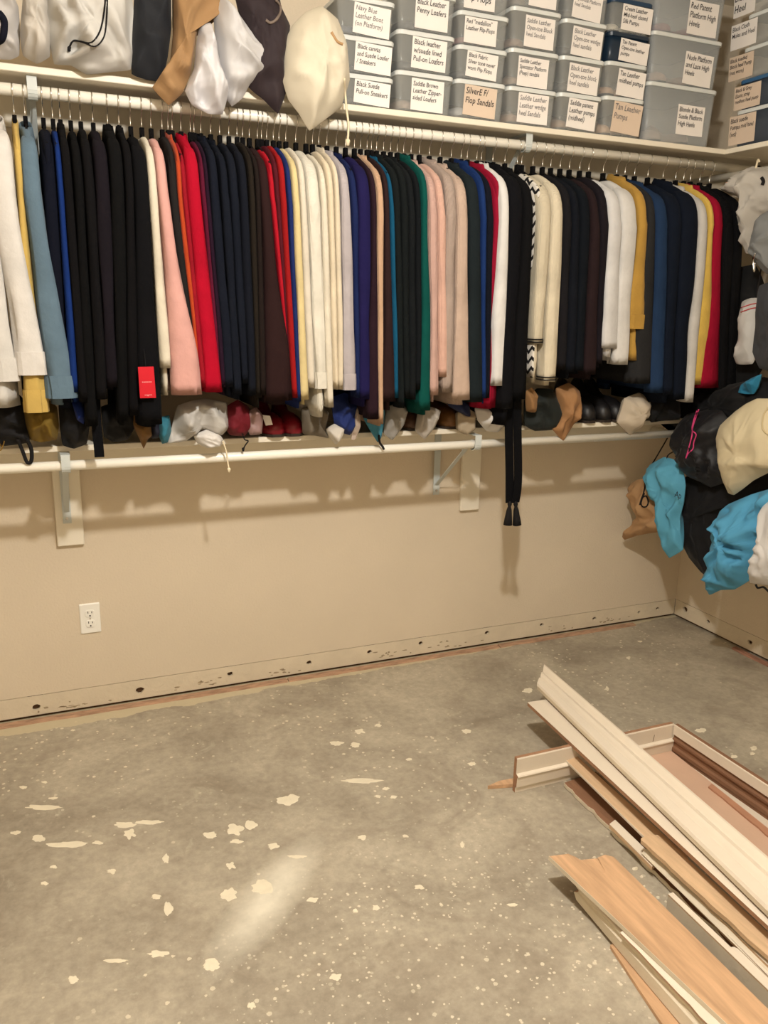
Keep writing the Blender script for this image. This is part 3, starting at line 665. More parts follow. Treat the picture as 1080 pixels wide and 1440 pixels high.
def strap(parent, name, pts, wid, m, thick=.004):
    """flat ribbon lying along pts (world) facing the room"""
    pts = catmull(pts, 5); rings = []
    for p in pts: rings.append([p+Vector((-wid/2, 0, 0)), p+Vector((wid/2, 0, 0)), p+Vector((wid/2, thick, 0)), p+Vector((-wid/2, thick, 0))])
    return MB().loft(rings).build(name, m, parent)
fb = fabric((18,18,24))
sc = GO['black sash cardigan']
for k, (pts, tx) in enumerate([([(716,520),(716,600),(717,660),(717,690),(717,707)], 717), ([(728,520),(728,600),(729,660),(728,688),(725,707)], 725)]):
    strap(sc, 'sash', [P(x, y, 1, -.40-.008*k) for x, y in pts], .034 if k else .034, fb)
    m = MB(); a = P(pts[-1][0], 706, 1, -.398-.008*k); b_ = P(pts[-1][0]+(-3 if k == 0 else 2), 738, 1, -.398-.008*k)
    ts = MB().tube([a+Vector((0, 0, .004)), a+(b_-a)*.08, a+(b_-a)*.2, a+(b_-a)*.35, a+(b_-a)*.7, b_], [.005, .009, .006, .010, .014, .017], 14).build('tassel', M_CORD_B, sc, True)
bc = GO['black belted cardigan']
strap(bc, 'belt', [P(134, 560, 1, -.42), P(136, 600, 1, -.42), P(139, 630, 1, -.42), P(140, 643, 1, -.42)], .028, fb)

# ------------------------------------------------------------------ shoes
def shoe(pos, ang, L, rgb, label, heel=0, group=None, wid=.078, hi=.07, cat='shoe'):
    t = thing('shoe', pos, label, cat, group); pos = Vector(pos)
    d = Vector((math.cos(ang), math.sin(ang), 0)); s_ = Vector((-d.y, d.x, 0)); up = Vector((0, 0, 1))
    sp = [(0, .45, .55), (.02, .62, .92), (.08, .70, 1), (.2, .70, .95), (.33, .68, .72), (.45, .78, .62), (.6, .98, .62), (.75, 1, .58), (.87, .9, .5), (.95, .66, .4), (1, .34, .24)]
    rings = []; base = []
    for u, w_, h_ in sp:
        z0 = .010+heel*max(0, 1-u/.55)**1.3; hh = hi*h_; ww = wid/2*w_; c = pos+d*(u*L)+up*z0
        rings.append([c+s_*(ww*math.cos(a))+up*(hh*max(0, math.sin(a))**.7) for a in [math.pi*k/9 for k in range(10)]])
        base.append([c-up*.010+s_*ww, c+s_*(ww+.002), c-s_*(ww+.002), c-up*.010-s_*ww])
    m = fabric(rgb) if sum(rgb) < 0 else mat('leather_%d_%d_%d' % rgb, rgb, .45, .2, 80, .08, 9, spec=.4)
    MB().loft(rings).build('upper', m, t, True)
    MB().loft(base).build('sole', mat('shoe_sole', (48, 38, 32), .7), t)
    if heel > .015: MB().bbox(tuple(pos+Vector((-.016, -.016, 0))+d*.03), tuple(pos+Vector((.016, .016, heel))+d*.03), .004).build('heel', mat('shoe_sole', (48, 38, 32)), t)
    return t
# ------------------------------------------------------------------ plastic shoe boxes
TEXTS = []
def rr3(cx, cy, w_, d_, r, z, n=4):
    out = []
    for sx, sy, a0 in ((1, 1, 0), (-1, 1, 90), (-1, -1, 180), (1, -1, 270)):
        for k in range(n+1):
            a = math.radians(a0+90*k/n); out.append(Vector((cx+sx*(w_/2-r)+r*math.cos(a), cy+sy*(d_/2-r)+r*math.sin(a), z)))
    return out
def shoebox(x0, x1, y0, y1, z0, z1, label, lines, lpx, face, bm=None, lm=None, ink=None, paper=None, rot=0, content=None, group='plastic shoe boxes stacked on the upper shelf'):
    cx, cy, w_, d_ = (x0+x1)/2, (y0+y1)/2, x1-x0-.006, y1-y0-.006; h = z1-z0
    t = thing('shoe_box', (cx, cy, z0), label, 'storage box', group); lh = .014; tp = .93
    zt = z1-lh+.002; r = .018
    out = [rr3(cx, cy, w_*tp-.010, d_*.95-.010, r*.7, z0), rr3(cx, cy, w_*tp, d_*.95, r, z0+.006), rr3(cx, cy, w_*.985, d_*.985, r, zt)]
    inn = [rr3(cx, cy, w_*.985-.004, d_*.985-.004, r, zt), rr3(cx, cy, w_*tp-.004, d_*.95-.004, r, z0+.008)]
    MB().loft(out+inn).build('tub', bm or M_CLEAR, t, True)
    lid = [rr3(cx, cy, w_*.97, d_*.97, r, z1-lh), rr3(cx, cy, w_+.002, d_+.002, r+.002, z1-lh), rr3(cx, cy, w_+.004, d_+.004, r+.002, z1-.003), rr3(cx, cy, w_-.002, d_-.002, r, z1), rr3(cx, cy, w_-.02, d_-.02, r, z1-.0008)]
    MB().loft(lid).build('lid', lm or M_LID, t)
    # pasted paper label on the end facing the room
    if lpx:
        xa, ya, xb, yb_ = lpx
        if face == 'y': v = y0+(d_*.012)-.0005; c = P((xa+xb)/2, (ya+yb_)/2, 1, v); lw = P(xb, (ya+yb_)/2, 1, v).x-P(xa, (ya+yb_)/2, 1, v).x; R_ = Vector((1, 0, 0)); N_ = Vector((0, -1, 0))
        else: v = x0+(w_*.012)-.0005; c = P((xa+xb)/2, (ya+yb_)/2, 0, v); lw = P(xa, (ya+yb_)/2, 0, v).y-P(xb, (ya+yb_)/2, 0, v).y; R_ = Vector((0, -1, 0)); N_ = Vector((-1, 0, 0))
        lw = min(lw*.97, .14); lh2 = min(lw*.80, (h-lh)*.88); c.z = max(z0+lh2/2+.004, min(z1-lh-lh2/2-.002, c.z))
        # follow the wall's draft
        k = 1-(c.z-z0)/h; 
        if face == 'y': c.y = (cy-d_*(.985-.035*k)/2)-.0012
        else: c.x = (cx-w_*(.985-.055*k)/2)-.0012
        a = rot; RR_ = R_*math.cos(a)+Vector((0, 0, 1))*math.sin(a); UU = Vector((0, 0, 1))*math.cos(a)-R_*math.sin(a)
        tilt = (d_*.035/2 if face == 'y' else w_*.055/2)/h; UU = (UU-N_*-tilt).normalized()
        vs = []; fs = []
        nu = 4
        for j in range(nu+1):
            for i in range(nu+1):
                u = i/nu-.5; q = j/nu-.5; curl = .003*max(0, abs(u)*2-.6)**2+.002*max(0, -q*2-.5)*max(0, u)
                vs.append(c+RR_*(u*lw)+UU*(q*lh2)+N_*(.0004+curl*2))
        for j in range(nu):
            for i in range(nu): b_ = j*(nu+1)+i; fs.append((b_, b_+1, b_+nu+2, b_+nu+1))
        n_ = len(vs); vs += [p-N_*.0004 for p in vs]; fs += [tuple(n_+i for i in f[::-1]) for f in fs]
        lb = mobj('paper_label', vs, fs, paper or M_PAPER, t)
        TEXTS.append((lines, c+N_*.0013, RR_, UU, N_, lw, lh2, ink or M_INK, lb))
    return t
cols = {
 'A': ((.955, 1.157), [2.206, 2.314, 2.425]), 'B': ((1.160, 1.375), [2.236, 2.355, 2.474]), 'C': ((1.378, 1.577), [2.235, 2.338, 2.440, 2.545]),
 'D': ((1.580, 1.785), [2.235, 2.354, 2.481, 2.60]), 'E': ((1.788, 1.980), [2.238, 2.356, 2.472, 2.59]), 'F': ((1.983, 2.170), [2.248, 2.362, 2.458, 2.565]),
 'G': ((2.173, 2.512), [2.317, 2.485, 2.655])}
BX = {
 'A': [(['Black Suede', 'Pull-on Sneakers'], (498,104,550,146), 'black suede sneakers', (40,38,40)), (['Black canvas', 'and Suede Loafer', '/ Sneakers'], (499,55,552,100), 'black canvas and suede loafers', (36,36,40)), (['Navy Blue', 'Leather Boot', '(on Platform)'], (497,6,550,52), 'navy blue leather boots', (70,76,92))],
 'B': [(['Saddle Brown', 'Leather Zipper-', 'sided Loafers'], (578,115,625,154), 'saddle brown zipper sided loafers', (150,128,112)), (['Black leather', 'w/suede lined', 'Pull-on Loafers'], (579,56,629,97), 'black suede lined pull-on loafers', (34,38,46)), (['Black Leather', 'Penny Loafers'], (584,-4,632,37), 'black leather penny loafers', (44,44,46))],
 'C': [(['SilverE F/', 'Flop Sandals'], (652,122,699,163), 'silver flop sandals', (186,184,182)), (['Black Fabric', 'Silver tone never', 'worn Flip Flops'], (656,67,701,107), 'black fabric flip flops', (60,58,60)), (['Red "medallion"', 'Leather Flip-Flops'], (653,23,700,64), 'red medallion flip flops', (150,100,96)), (['Leather', 'Flip-Flops'], (653,-26,698,14), 'other leather flip flops', (90,80,76))],
 'D': [(['Saddle Leather', 'Leather wedge', 'heel Sandals'], (728,133,772,173), 'saddle leather wedge sandals', (150,120,98)), (['Saddle Leather', 'Spectator Platform', '(Peep) sandals'], (728,84,772,124), 'saddle spectator platform sandals', (150,126,104)), (['Saddle Leather', 'Open-toe Block', 'heel Sandals'], (738,25,781,67), 'saddle open-toe block heel sandals', (140,112,96)), (['Leather', 'heel Sandals'], (745,-30,785,10), 'other leather heel sandals', (120,110,100))],
 'E': [(['Saddle patent', 'Leather pumps', '(midheel)'], (798,143,840,177), 'saddle patent leather pumps', (150,118,92)), (['Black Leather', 'Open-toe block', 'heel sandals'], (799,95,843,133), 'black open-toe block heel sandals', (60,60,60)), (['Black Leather', 'Open-toe wedge', 'heel sandals'], (804,45,848,83), 'black open-toe wedge heel sandals', (50,52,54)), (['Saddle Leather', 'Open-toe Platform', 'heel Sandals'], (806,-6,848,30), 'saddle open-toe platform sandals', (96,92,86))],
 'F': [(['Tan Leather', 'Pumps'], (861,147,903,185), 'tan leather pumps', (200,164,130)), (['Tan Leather', 'midheel pumps'], (868,103,908,140), 'tan leather midheel pumps', (186,150,120)), (['Tan Patent', 'Open-toe leather', 'pumps'], (871,60,913,94), 'tan patent open-toe pumps', (170,140,110)), (['Cream Leather', 'Mid-heel closed', 'Silk Pumps'], (875,2,919,42), 'cream leather silk pumps', (222,212,190))],
 'G': [(['Blonde & Black', 'Suede Platform', 'High Heels'], (952,150,991,189), 'blonde and black suede platforms', (190,160,140)), (['Nude Platform', 'and Lace High', 'Heels'], (962,80,1003,116), 'nude platform and lace heels', (206,170,146)), (['Red Patent', 'Platform High', 'Heels'], (968,8,1011,45), 'red patent platform heels', (150,40,46))],
}
GREYINK = {('A', 2), ('D', 0), ('D', 2), ('E', 1), ('E', 2), ('E', 3), ('F', 0)}
for c, ((xa, xb), tops) in cols.items():
    z0 = ZU+.0003
    for i, (z1, (lines, lpx, what, shc)) in enumerate(zip(tops, BX[c])):
        bm, lm = (M_CLEARG, M_LID) if c == 'G' else (M_CLEAR, M_LID)
        lab = 'clear plastic shoe box with handwritten label for '+what
        if c == 'G': lab = 'tall clear plastic box with handwritten label for '+what
        if c == 'F' and i == 2: bm, lm = M_NAVYBOX, M_NAVYBOX; lab = 'navy plastic shoe box with handwritten label for '+what
        if c == 'F' and i == 3: lm = M_LIDB; lab = 'clear shoe box with navy lid, labelled for '+what
        y0, y1 = -.317, -.012
        tan = (c, i) in (('C', 0), ('F', 0))
        shoebox(xa, xb, y0, y1, z0, z1-.0004, lab, lines, lpx, 'y', bm, lm, M_INKG if (c, i) in GREYINK else M_INK, M_PAPERT if tan else M_PAPER, random.uniform(-.07, .0))
        if not (c == 'F' and i == 2):
            hh = z1-z0
            for q in (-1, 1):
                w_ = xb-xa
                shoe(((xa+xb)/2+q*w_*.20, y1-.035, z0+.0085), -math.pi/2, .225, shc, 'shoe in %s for %s' % ('tall clear box' if c == 'G' else 'clear shoe box', what), (.03 if any(k in what for k in ('heel', 'pump', 'platform', 'sandal')) and 'flop' not in what else 0), 'shoes stored in the clear boxes', min(.07, w_*.36), min(.07, hh*.5))
        z0 = z1
# stacks on the side shelf
HX = [(2.245, ['Black suede', 'Pumps mid heel', '(set)'], (1024,160,1061,197), 'smoky plastic shoe box at the foot of the corner stack', M_DARKBOX, M_LID),
      (2.352, ['Black & Grey', 'Elastic strap', 'medium heel pump'], (1031,118,1068,152), 'smoky plastic shoe box under a blue lidded box edge', M_DARKBOX, M_LIDB2),
      (2.462, ['Black sueded', 'Block heel Pump', '(not worn)'], (1024,72,1058,112), 'clear shoe box standing on the blue lid', M_CLEAR, M_LID),
      (2.575, ['Black Cloth', 'Mules and Heel'], (1027,25,1063,68), 'clear shoe box near the top of the corner stack', M_CLEAR, M_LID),
      (2.685, ['Black', 'Heel'], (1032,-24,1062,15), 'topmost clear shoe box of the corner stack', M_CLEAR, M_LID)]
z0 = ZU+.0003
for i, (z1, lines, lpx, lab, bm, lm) in enumerate(HX):
    shoebox(W-SD+.004, W-.012, -.535, -.345, z0, z1-.0004, lab, lines, lpx, 'x', bm, lm, M_INK, M_PAPERT if i < 3 else M_PAPER, .0, group='plastic shoe boxes on the side shelf')
    z0 = z1
z0 = ZU+.0003
for i, z1 in enumerate([2.225, 2.340, 2.452, 2.565, 2.68]):
    shoebox(W-SD+.006, W-.012, -.735, -.542, z0, z1-.0004, 'clear shoe box of the second stack on the side shelf', [], None, 'x', M_CLEAR, M_LID, group='second stack on the side shelf')
    z0 = z1
def emit_texts():
    tmp = []
    for lines, *_ in TEXTS:
        cu = bpy.data.curves.new('t', 'FONT'); cu.body = '\n'.join(lines); cu.shear = .12; cu.space_line = 1.05; cu.resolution_u = 2; cu.offset = .006
        ob = bpy.data.objects.new('t', cu); COL.objects.link(ob); tmp.append(ob)
    dg = bpy.context.evaluated_depsgraph_get()
    for ob, (lines, c, R_, U_, N_, lw, lh, ink, lb) in zip(tmp, TEXTS):
        me = bpy.data.meshes.new_from_object(ob.evaluated_get(dg)); vs = [v.co.copy() for v in me.vertices]; fs = [tuple(p.vertices) for p in me.polygons]
        x0 = min(v.x for v in vs); x1 = max(v.x for v in vs); y0 = min(v.y for v in vs); y1 = max(v.y for v in vs)
        k = min(lw*.88/(x1-x0), lh*.62/(y1-y0)); ky = min(lh*.72/(y1-y0), k*1.25)
        out = []
        for v in vs:
            wob = .09*noise.noise((v.x*1.3, v.y*.7, len(lines)+lw*99))
            out.append(c+R_*((v.x-x0)*k-lw*.45)+U_*(lh*.42-(y1-v.y-wob)*ky)+N_*.0006)
        tag(mobj('lettering', out, fs, ink, lb), kind='stuff')
        bpy.data.meshes.remove(me)
    for ob in tmp: cu = ob.data; bpy.data.objects.remove(ob); bpy.data.curves.remove(cu)
emit_texts()
# ------------------------------------------------------------------ soft bags
def bag(name, label, pts, ax, val, m, tf=.05, tb=.04, cen=None, clamp=None, seed=0, fold=.012, cat='dust bag', k=4, group=None, nr=18, fs=(16, 6), sharp=False):
    k = 5; w3 = [P(x, y, ax, val) for x, y in pts]; o_ = catmull(w3, k, True)
    for i_ in range(len(o_)):
        a_ = w3[i_//k]; b_ = w3[(i_//k+1) % len(w3)]; u_ = (i_ % k)/k; o_[i_] = o_[i_]*.25+(a_+(b_-a_)*u_)*.75
    c = P(*cen, ax, val) if cen else sum(o_, Vector())/len(o_)
    n = len(o_); nv = Vector((-1, 0, 0)) if ax == 0 else Vector((0, -1, 0)); vs = []; N = []
    fold *= 1.5
    def disp(p):
        u = p.y if ax == 0 else p.x; v = p.z
        wq = noise.noise((u*9+seed, v*9, 2))*.05; u += wq; v += noise.noise((u*8, v*8+seed, 5))*.05
        a = noise.noise((u*fs[0]+seed*7.3, v*fs[1], seed)); b_ = noise.noise((u*fs[0]*.55+v*9+seed, v*fs[1]*1.5-u*8+3, seed*2.1)); c_ = noise.noise((u*40+v*20, v*30-u*14, seed))
        return fold*((1-3.2*abs(a))*.75+(1-3.2*abs(b_))*.8+(.5-1.6*abs(c_))*.35)
    def prof(r): return (1-r**2.4)**.9
    for side in (1, -1):
        for i in range(nr):
            r = math.sin(math.pi/2*(i/nr))
            for q in o_:
                p = c+(q-c)*r; h = prof(r)
                off = (tf*h+disp(p)*min(1, h*1.6)) if side == 1 else -tb*h
                v = p+nv*off
                if clamp: v = clamp(v)
                vs.append(v)
                if i == 0: break
    # rings: side blocks of 1+(nr-1)*n, then the shared rim
    blk = 1+(nr-1)*n; rim = len(vs)
    vs += [(clamp(q.copy()) if clamp else q.copy()) for q in o_]; fcs = []
    for sd in range(2):
        b0 = sd*blk
        def ring(i): return [rim+j for j in range(n)] if i == nr else [b0+1+(i-1)*n+j for j in range(n)]
        r1 = ring(1)
        tri = [(b0, r1[j], r1[(j+1) % n]) for j in range(n)]; qd = []
        for i in range(1, nr):
            a, b_ = ring(i), ring(i+1)
            qd += [(a[j], b_[j], b_[(j+1) % n], a[(j+1) % n]) for j in range(n)]
        f_ = tri+qd
        fcs += f_ if sd == 0 else [t_[::-1] for t_ in f_]
    base = Vector((c.x, c.y, min(v.z for v in vs)))
    t = thing(name, base, label, cat, group); mobj('bag_body', vs, fcs, m, t, True); BV[t.name] = BVHTree.FromPolygons(vs, fcs)
    return t
def cord(t, pts, ax, val, r, m, name='drawstring'):
    q = catmull([Vector((x, y, 0)) for x, y in pts], 6); out = []; last = None
    for p in q:
        d = ray(p.x, p.y); h = BV[t.name].ray_cast(CAMP, d)[0] if t.name in BV else None
        if h is not None: last = h[ax]; out.append(h-d.normalized()*r*.8)
        else: out.append(P(p.x, p.y, ax, (last if last is not None else val)))
    return MB().tube(out, r, 6).build(name, m, t, True)
def knot(t, px, py, ax, val, r, m, name='cord_end'):
    c = P(px, py, ax, val); d = ray(px, py); h = BV[t.name].ray_cast(CAMP, d)[0] if t.name in BV else None; c = h-d.normalized()*r*.6 if h is not None else c; rings = []
    for i in range(6):
        a = -math.pi/2+math.pi*i/5; rr = max(.0004, r*math.cos(a)*(1+.25*math.sin(i*2.2))); rings.append([c+Vector((rr*math.cos(2*math.pi*k/8), rr*math.sin(2*math.pi*k/8), r*1.4*math.sin(a))) for k in range(8)])
    MB().loft(rings).build(name, m, t, True)
def cl_up(v):
    v.y = min(v.y, -SD-.003) if v.z < ZU+.001 else min(v.y, -.03); return v
def cl_lo(v):
    v.y = min(v.y, -SDL-.003) if v.z < ZL+.001 else min(v.y, -.03); return v
def cl_rt(v):
    v.x = min(v.x, W-SD-.003) if v.z < ZL+.001 else min(v.x, W-.03); v.y = min(v.y, -.01); return v
WG, WG2 = bagm((214,210,204)), bagm((226,222,216), .55)
UP = 'dust bags on the upper shelf'
t = bag('dust_bag', 'small greyish white bag at the shelf end with navy trim', [(-30,-30),(10,-25),(26,10),(28,45),(27,78),(15,84),(-8,83),(-30,80)], 1, -.33, bagm((206,202,198)), .05, .1, None, cl_up, 1, .018, group=UP)
cord(t, [(-2,18),(6,30),(4,52),(-4,58)], 1, -.385, .010, fabric((38,40,60)), 'navy_trim')
bag('dust_bag', 'narrow pale grey bag between small bag and corded bag', [(34,-20),(58,-28),(68,0),(72,45),(70,80),(52,90),(32,78),(28,50),(30,20)], 1, -.335, bagm((210,204,194)), .05, .1, None, cl_up, 2, .02, group=UP)
t = bag('dust_bag', 'wide white drawstring bag with a black cord', [(70,-25),(120,-32),(180,-26),(189,20),(188,60),(184,98),(160,101),(122,105),(100,92),(76,90),(70,60),(66,25)], 1, -.345, WG, .07, .16, (130,40), cl_up, 3, .026, group=UP)
cord(t, [(149,-10),(146,20),(140,45),(128,60),(112,58),(102,58),(97,67)], 1, -.425, .0022, M_CORD_B); cord(t, [(151,-10),(150,25),(146,52),(134,65),(118,60),(104,57),(98,66)], 1, -.428, .0022, M_CORD_B); knot(t, 97, 68, 1, -.428, .006, M_CORD_B)
bag('dust_bag', 'black cloth bag standing between white and tan bags', [(190,-25),(215,-30),(240,-22),(241,40),(236,80),(228,114),(205,112),(185,104),(186,50)], 1, -.345, bagm((30,33,38)), .045, .14, None, cl_up, 4, .006, group=UP)
bag('dust_bag', 'tan cloth bag drooping to a point over the shelf edge', [(243,-30),(272,-34),(300,-20),(319,14),(302,24),(282,20),(276,55),(268,105),(256,132),(237,148),(214,123),(238,95),(244,40)], 1, -.355, bagm((172,134,92)), .04, .10, (256,60), cl_up, 5, .014, group=UP)
bag('dust_bag', 'shiny white satin bag sagging over the shelf edge', [(281,34),(296,32),(303,60),(312,98),(322,128),(313,161),(292,160),(270,148),(260,128),(272,98),(276,62)], 1, -.372, bagm((226,224,226), .4), .045, .03, (292,110), cl_up, 6, .020, group=UP)
bag('dust_bag', 'big light grey bag with pointed side fold', [(300,20),(312,-8),(328,8),(352,42),(381,80),(375,100),(352,118),(341,138),(326,150),(313,130),(304,70)], 1, -.358, bagm((216,214,214), .6), .05, .05, (328,72), cl_up, 7, .018, group=UP)
t = bag('dust_bag', 'dark brown cloth bag beside the cream bag', [(330,-8),(350,-32),(388,-28),(396,10),(408,36),(404,70),(400,100),(403,128),(391,160),(370,140),(349,122),(352,60),(338,20)], 1, -.345, bagm((52,40,44)), .035, .10, (375,60), cl_up, 8, .010, group=UP)
cord(t, [(374,28),(380,32),(388,28),(394,18),(394,8),(388,0)], 1, -.388, .004, mat('bag_loop', (120,106,96), .7), 'loop_handle')
t = bag('dust_bag', 'plump cream drawstring bag beside the shoe boxes', [(452,8),(430,17),(411,36),(400,60),(397,112),(405,140),(420,160),(435,184),(455,170),(480,150),(492,112),(488,62),(475,27)], 1, -.365, bagm((232,222,198)), .075, .04, (444,90), cl_up, 9, .010, group=UP, fs=(14, 4))
cord(t, [(484,110),(487,150),(490,175),(489,198)], 1, -.405, .0035, M_CORD_C); knot(t, 489, 200, 1, -.405, .008, M_CORD_C)
cord(t, [(466,45),(474,58),(482,62)], 1, -.425, .004, mat('bag_seam', (176,140,100), .8), 'side_loop')
# ---- lower shelf, under the clothes
LO = 'bags tucked on the lower shelf'
def low(name, label, pts, rgb, y=-.335, tf=.03, tb=.08, seed=0, film=False, cat='dust bag', fold=.012, cen=None):
    return bag(name, label, pts, 1, y, plasticbag(rgb) if film else bagm(rgb), tf, tb, cen, cl_lo, seed, fold, cat, group=LO, nr=12)
t = low('handbag', 'black handbag with a strap loop dangling at the shelf end', [(-20,545),(10,540),(32,560),(38,598),(42,622),(10,627),(-20,627)], (16,15,17), seed=11, cat='handbag')
cord(t, [(25,618),(32,635),(38,650),(44,648),(44,632),(38,618)], 1, -.345, .006, M_CORD_B, 'strap'); cord(t, [(-3,620),(3,628),(6,620),(2,632),(-3,634)], 1, -.36, .002, mat('brass_chain', (170,140,80), .3, metal=1), 'chain')
low('dust_bag', 'mustard cloth bag below the yellow shirt', [(30,565),(60,556),(80,572),(83,598),(80,618),(58,622),(42,618),(34,590)], (126,100,34), seed=12)
low('dust_bag', 'black bag hanging over the shelf edge under navy top', [(82,560),(100,556),(124,566),(126,600),(122,624),(104,631),(88,626),(84,600)], (15,15,18), seed=13)
low('dust_bag', 'small bright blue bag under the royal blue shirt', [(101,565),(112,562),(120,575),(118,597),(108,590)], (26,50,128), -.37, .01, .01, 14)
low('dust_bag', 'rounded black bag behind the dangling belt', [(142,572),(165,566),(188,574),(190,600),(180,618),(160,622),(146,614)], (17,17,19), seed=15)
low('dust_bag', 'tan felt bag tip beside black jacket hem', [(184,572),(198,566),(210,582),(214,612),(208,618),(202,631),(195,615),(185,594)], (132,96,52), -.34, .02, .06, 16)
low('dust_bag', 'navy bag below the tagged black jacket', [(205,575),(222,570),(230,590),(227,614),(214,617),(207,600)], (26,27,42), seed=17)
low('dust_bag', 'teal bag tip beside the grey plastic bag', [(224,588),(238,584),(241,606),(236,622),(228,624),(223,612)], (52,120,140), -.345, .015, .05, 18)
t = low('plastic_bag', 'crumpled grey translucent plastic bag with white drawstring end', [(250,570),(285,560),(318,566),(324,598),(312,612),(285,604),(262,620),(234,624),(240,606)], (188,184,178), -.34, .03, .08, 19, True, 'plastic bag', .02)
t = low('dust_bag', 'white knotted bag end with a cream cord hanging down', [(272,612),(290,604),(306,607),(314,618),(310,628),(292,630),(278,624)], (228,224,218), -.36, .03, .02, 20)
cord(t, [(313,620),(318,634),(320,648),(322,660)], 1, -.375, .0028, M_CORD_C); knot(t, 322, 661, 1, -.375, .006, M_CORD_C)
t = low('dust_bag', 'deep red bag with a black cord loop', [(318,572),(334,562),(350,572),(354,600),(344,613),(324,612),(316,600)], (112,18,32), seed=21)
cord(t, [(341,610),(344,618),(349,620),(345,626),(342,632)], 1, -.352, .0022, M_CORD_B); knot(t, 342, 632, 1, -.352, .005, M_CORD_B)
low('plastic_bag', 'small clear plastic bag beside the red shoes', [(348,580),(360,572),(370,585),(368,610),(352,612),(346,600)], (150,120,116), -.36, .015, .03, 22, True, 'plastic bag')
for px, py, lab in ((388, 606, 'deep red shoe with a white tag on the lower shelf'), (414, 606, 'deep red shoe on the lower shelf beside olive bag')):
    q = P(px, py, 1, -.30); shoe((q.x, -.08, ZL+.0003), -math.pi/2, .235, (122,16,30), lab, 0, 'red shoes on the lower shelf', .085, .105)
c = P(375, 590, 1, -.335); tag(mobj('hang_tag', [c+Vector((-.016, 0, .016)), c+Vector((.012, 0, .012)), c+Vector((.02, -.002, -.018)), c+Vector((-.004, -.002, -.02))]+[c+Vector((-.016, .0008, .016)), c+Vector((.012, .0008, .012)), c+Vector((.02, -.0012, -.018)), c+Vector((-.004, -.0012, -.02))], [(3,2,1,0),(4,5,6,7),(0,1,5,4),(1,2,6,5),(2,3,7,6),(3,0,4,7)], M_PAPER), 'small white paper tag resting on the red shoe', 'tag')
low('dust_bag', 'olive grey bag slumped below the cream sweaters', [(424,575),(445,568),(462,580),(458,604),(462,616),(440,612),(426,610)], (116,106,92), seed=24)
low('dust_bag', 'small white pointed bag tip below the ivory sweater', [(458,604),(470,596),(484,600),(482,610),(472,625),(464,616)], (214,206,194), -.345, .015, .05, 25)
low('dust_bag', 'royal blue cloth bag on the lower shelf', [(466,560),(485,552),(502,562),(499,600),(492,612),(480,608),(470,596)], (26,44,104), -.34, .02, .06, 26)
low('dust_bag', 'narrow pale bag tip beside the blue bag', [(500,575),(506,572),(507,600),(500,618),(494,618),(497,600)], (190,172,156), -.35, .008, .02, 27)
t = low('dust_bag', 'teal bag hanging to a point with a black cord', [(510,566),(528,560),(541,572),(540,596),(536,616),(531,622),(521,606),(512,590)], (66,134,158), -.345, .02, .06, 28)
cord(t, [(533,612),(534,622),(538,628),(540,632)], 1, -.362, .004, M_CORD_B)
low('dust_bag', 'grey bag with pointed corner beside the teal bag', [(545,572),(562,566),(574,576),(568,598),(552,619),(540,610),(541,590)], (150,146,140), -.34, .015, .06, 29, True)
q = P(580, 600, 1, -.28); shoe((q.x, -.07, ZL+.0003), -math.pi/2, .235, (84,56,38), 'brown leather shoe between two grey bags', .02, None, .085, .11)
low('dust_bag', 'thin grey bag with pointed corner below the emerald sweater', [(588,580),(606,572),(620,578),(612,600),(597,618),(584,606)], (168,160,150), -.345, .012, .05, 30, True)
q = P(634, 600, 1, -.28); shoe((q.x, -.07, ZL+.0003), -math.pi/2, .235, (112,76,38), 'tan brown leather shoe under the beige cardigan', .02, None, .088, .12)
low('dust_bag', 'dark navy bag tip under the beige cardigan', [(622,556),(640,552),(660,570),(662,588),(650,582),(632,572)], (24,34,72), -.345, .015, .05, 31)
low('dust_bag', 'cream bag standing between shoe and crimson top', [(644,580),(656,574),(668,580),(668,604),(656,612),(644,606)], (176,160,136), -.335, .015, .07, 32)
low('dust_bag', 'silky white bag slumped below the crimson top', [(668,574),(690,568),(706,572),(706,600),(700,608),(684,606),(672,592)], (232,228,224), -.345, .03, .06, 33, fold=.018)
low('dust_bag', 'dark green black bag beside the hanging sash', [(738,562),(755,546),(778,548),(790,580),(780,604),(752,606),(738,598)], (30,36,34), -.335, .035, .07, 34)
low('dust_bag', 'brown paper coloured bag drooping below the shelf edge', [(782,546),(800,538),(815,550),(816,585),(806,598),(792,620),(782,610),(774,600),(784,575)], (170,126,84), -.345, .03, .06, 35, fold=.016)
low('dust_bag', 'small brown bag corner behind the sash', [(738,552),(748,545),(756,556),(752,580),(740,578)], (156,116,74), -.37, .01, .01, 36)
for px, lab in ((826, 'black leather boot next to the brown bag'), (848, 'black leather boot in the middle of the black shoes'), (866, 'black leather boot next to the cream bag')):
    q = P(px, 590, 1, -.28); shoe((q.x, -.06, ZL+.0003), -math.pi/2, .25, (22,20,21), lab, .02, 'black boots on the lower shelf', .085, .14, 'boot')
low('dust_bag', 'off white cloth bag pointing down beside the black boots', [(878,560),(898,552),(914,560),(914,578),(902,590),(893,606),(886,612),(868,594),(874,575)], (206,192,170), -.345, .04, .06, 37)
low('dust_bag', 'black bag on the lower shelf beside off white bag', [(914,562),(935,550),(956,560),(956,590),(930,592),(916,594),(910,585)], (18,18,20), -.335, .02, .07, 38)
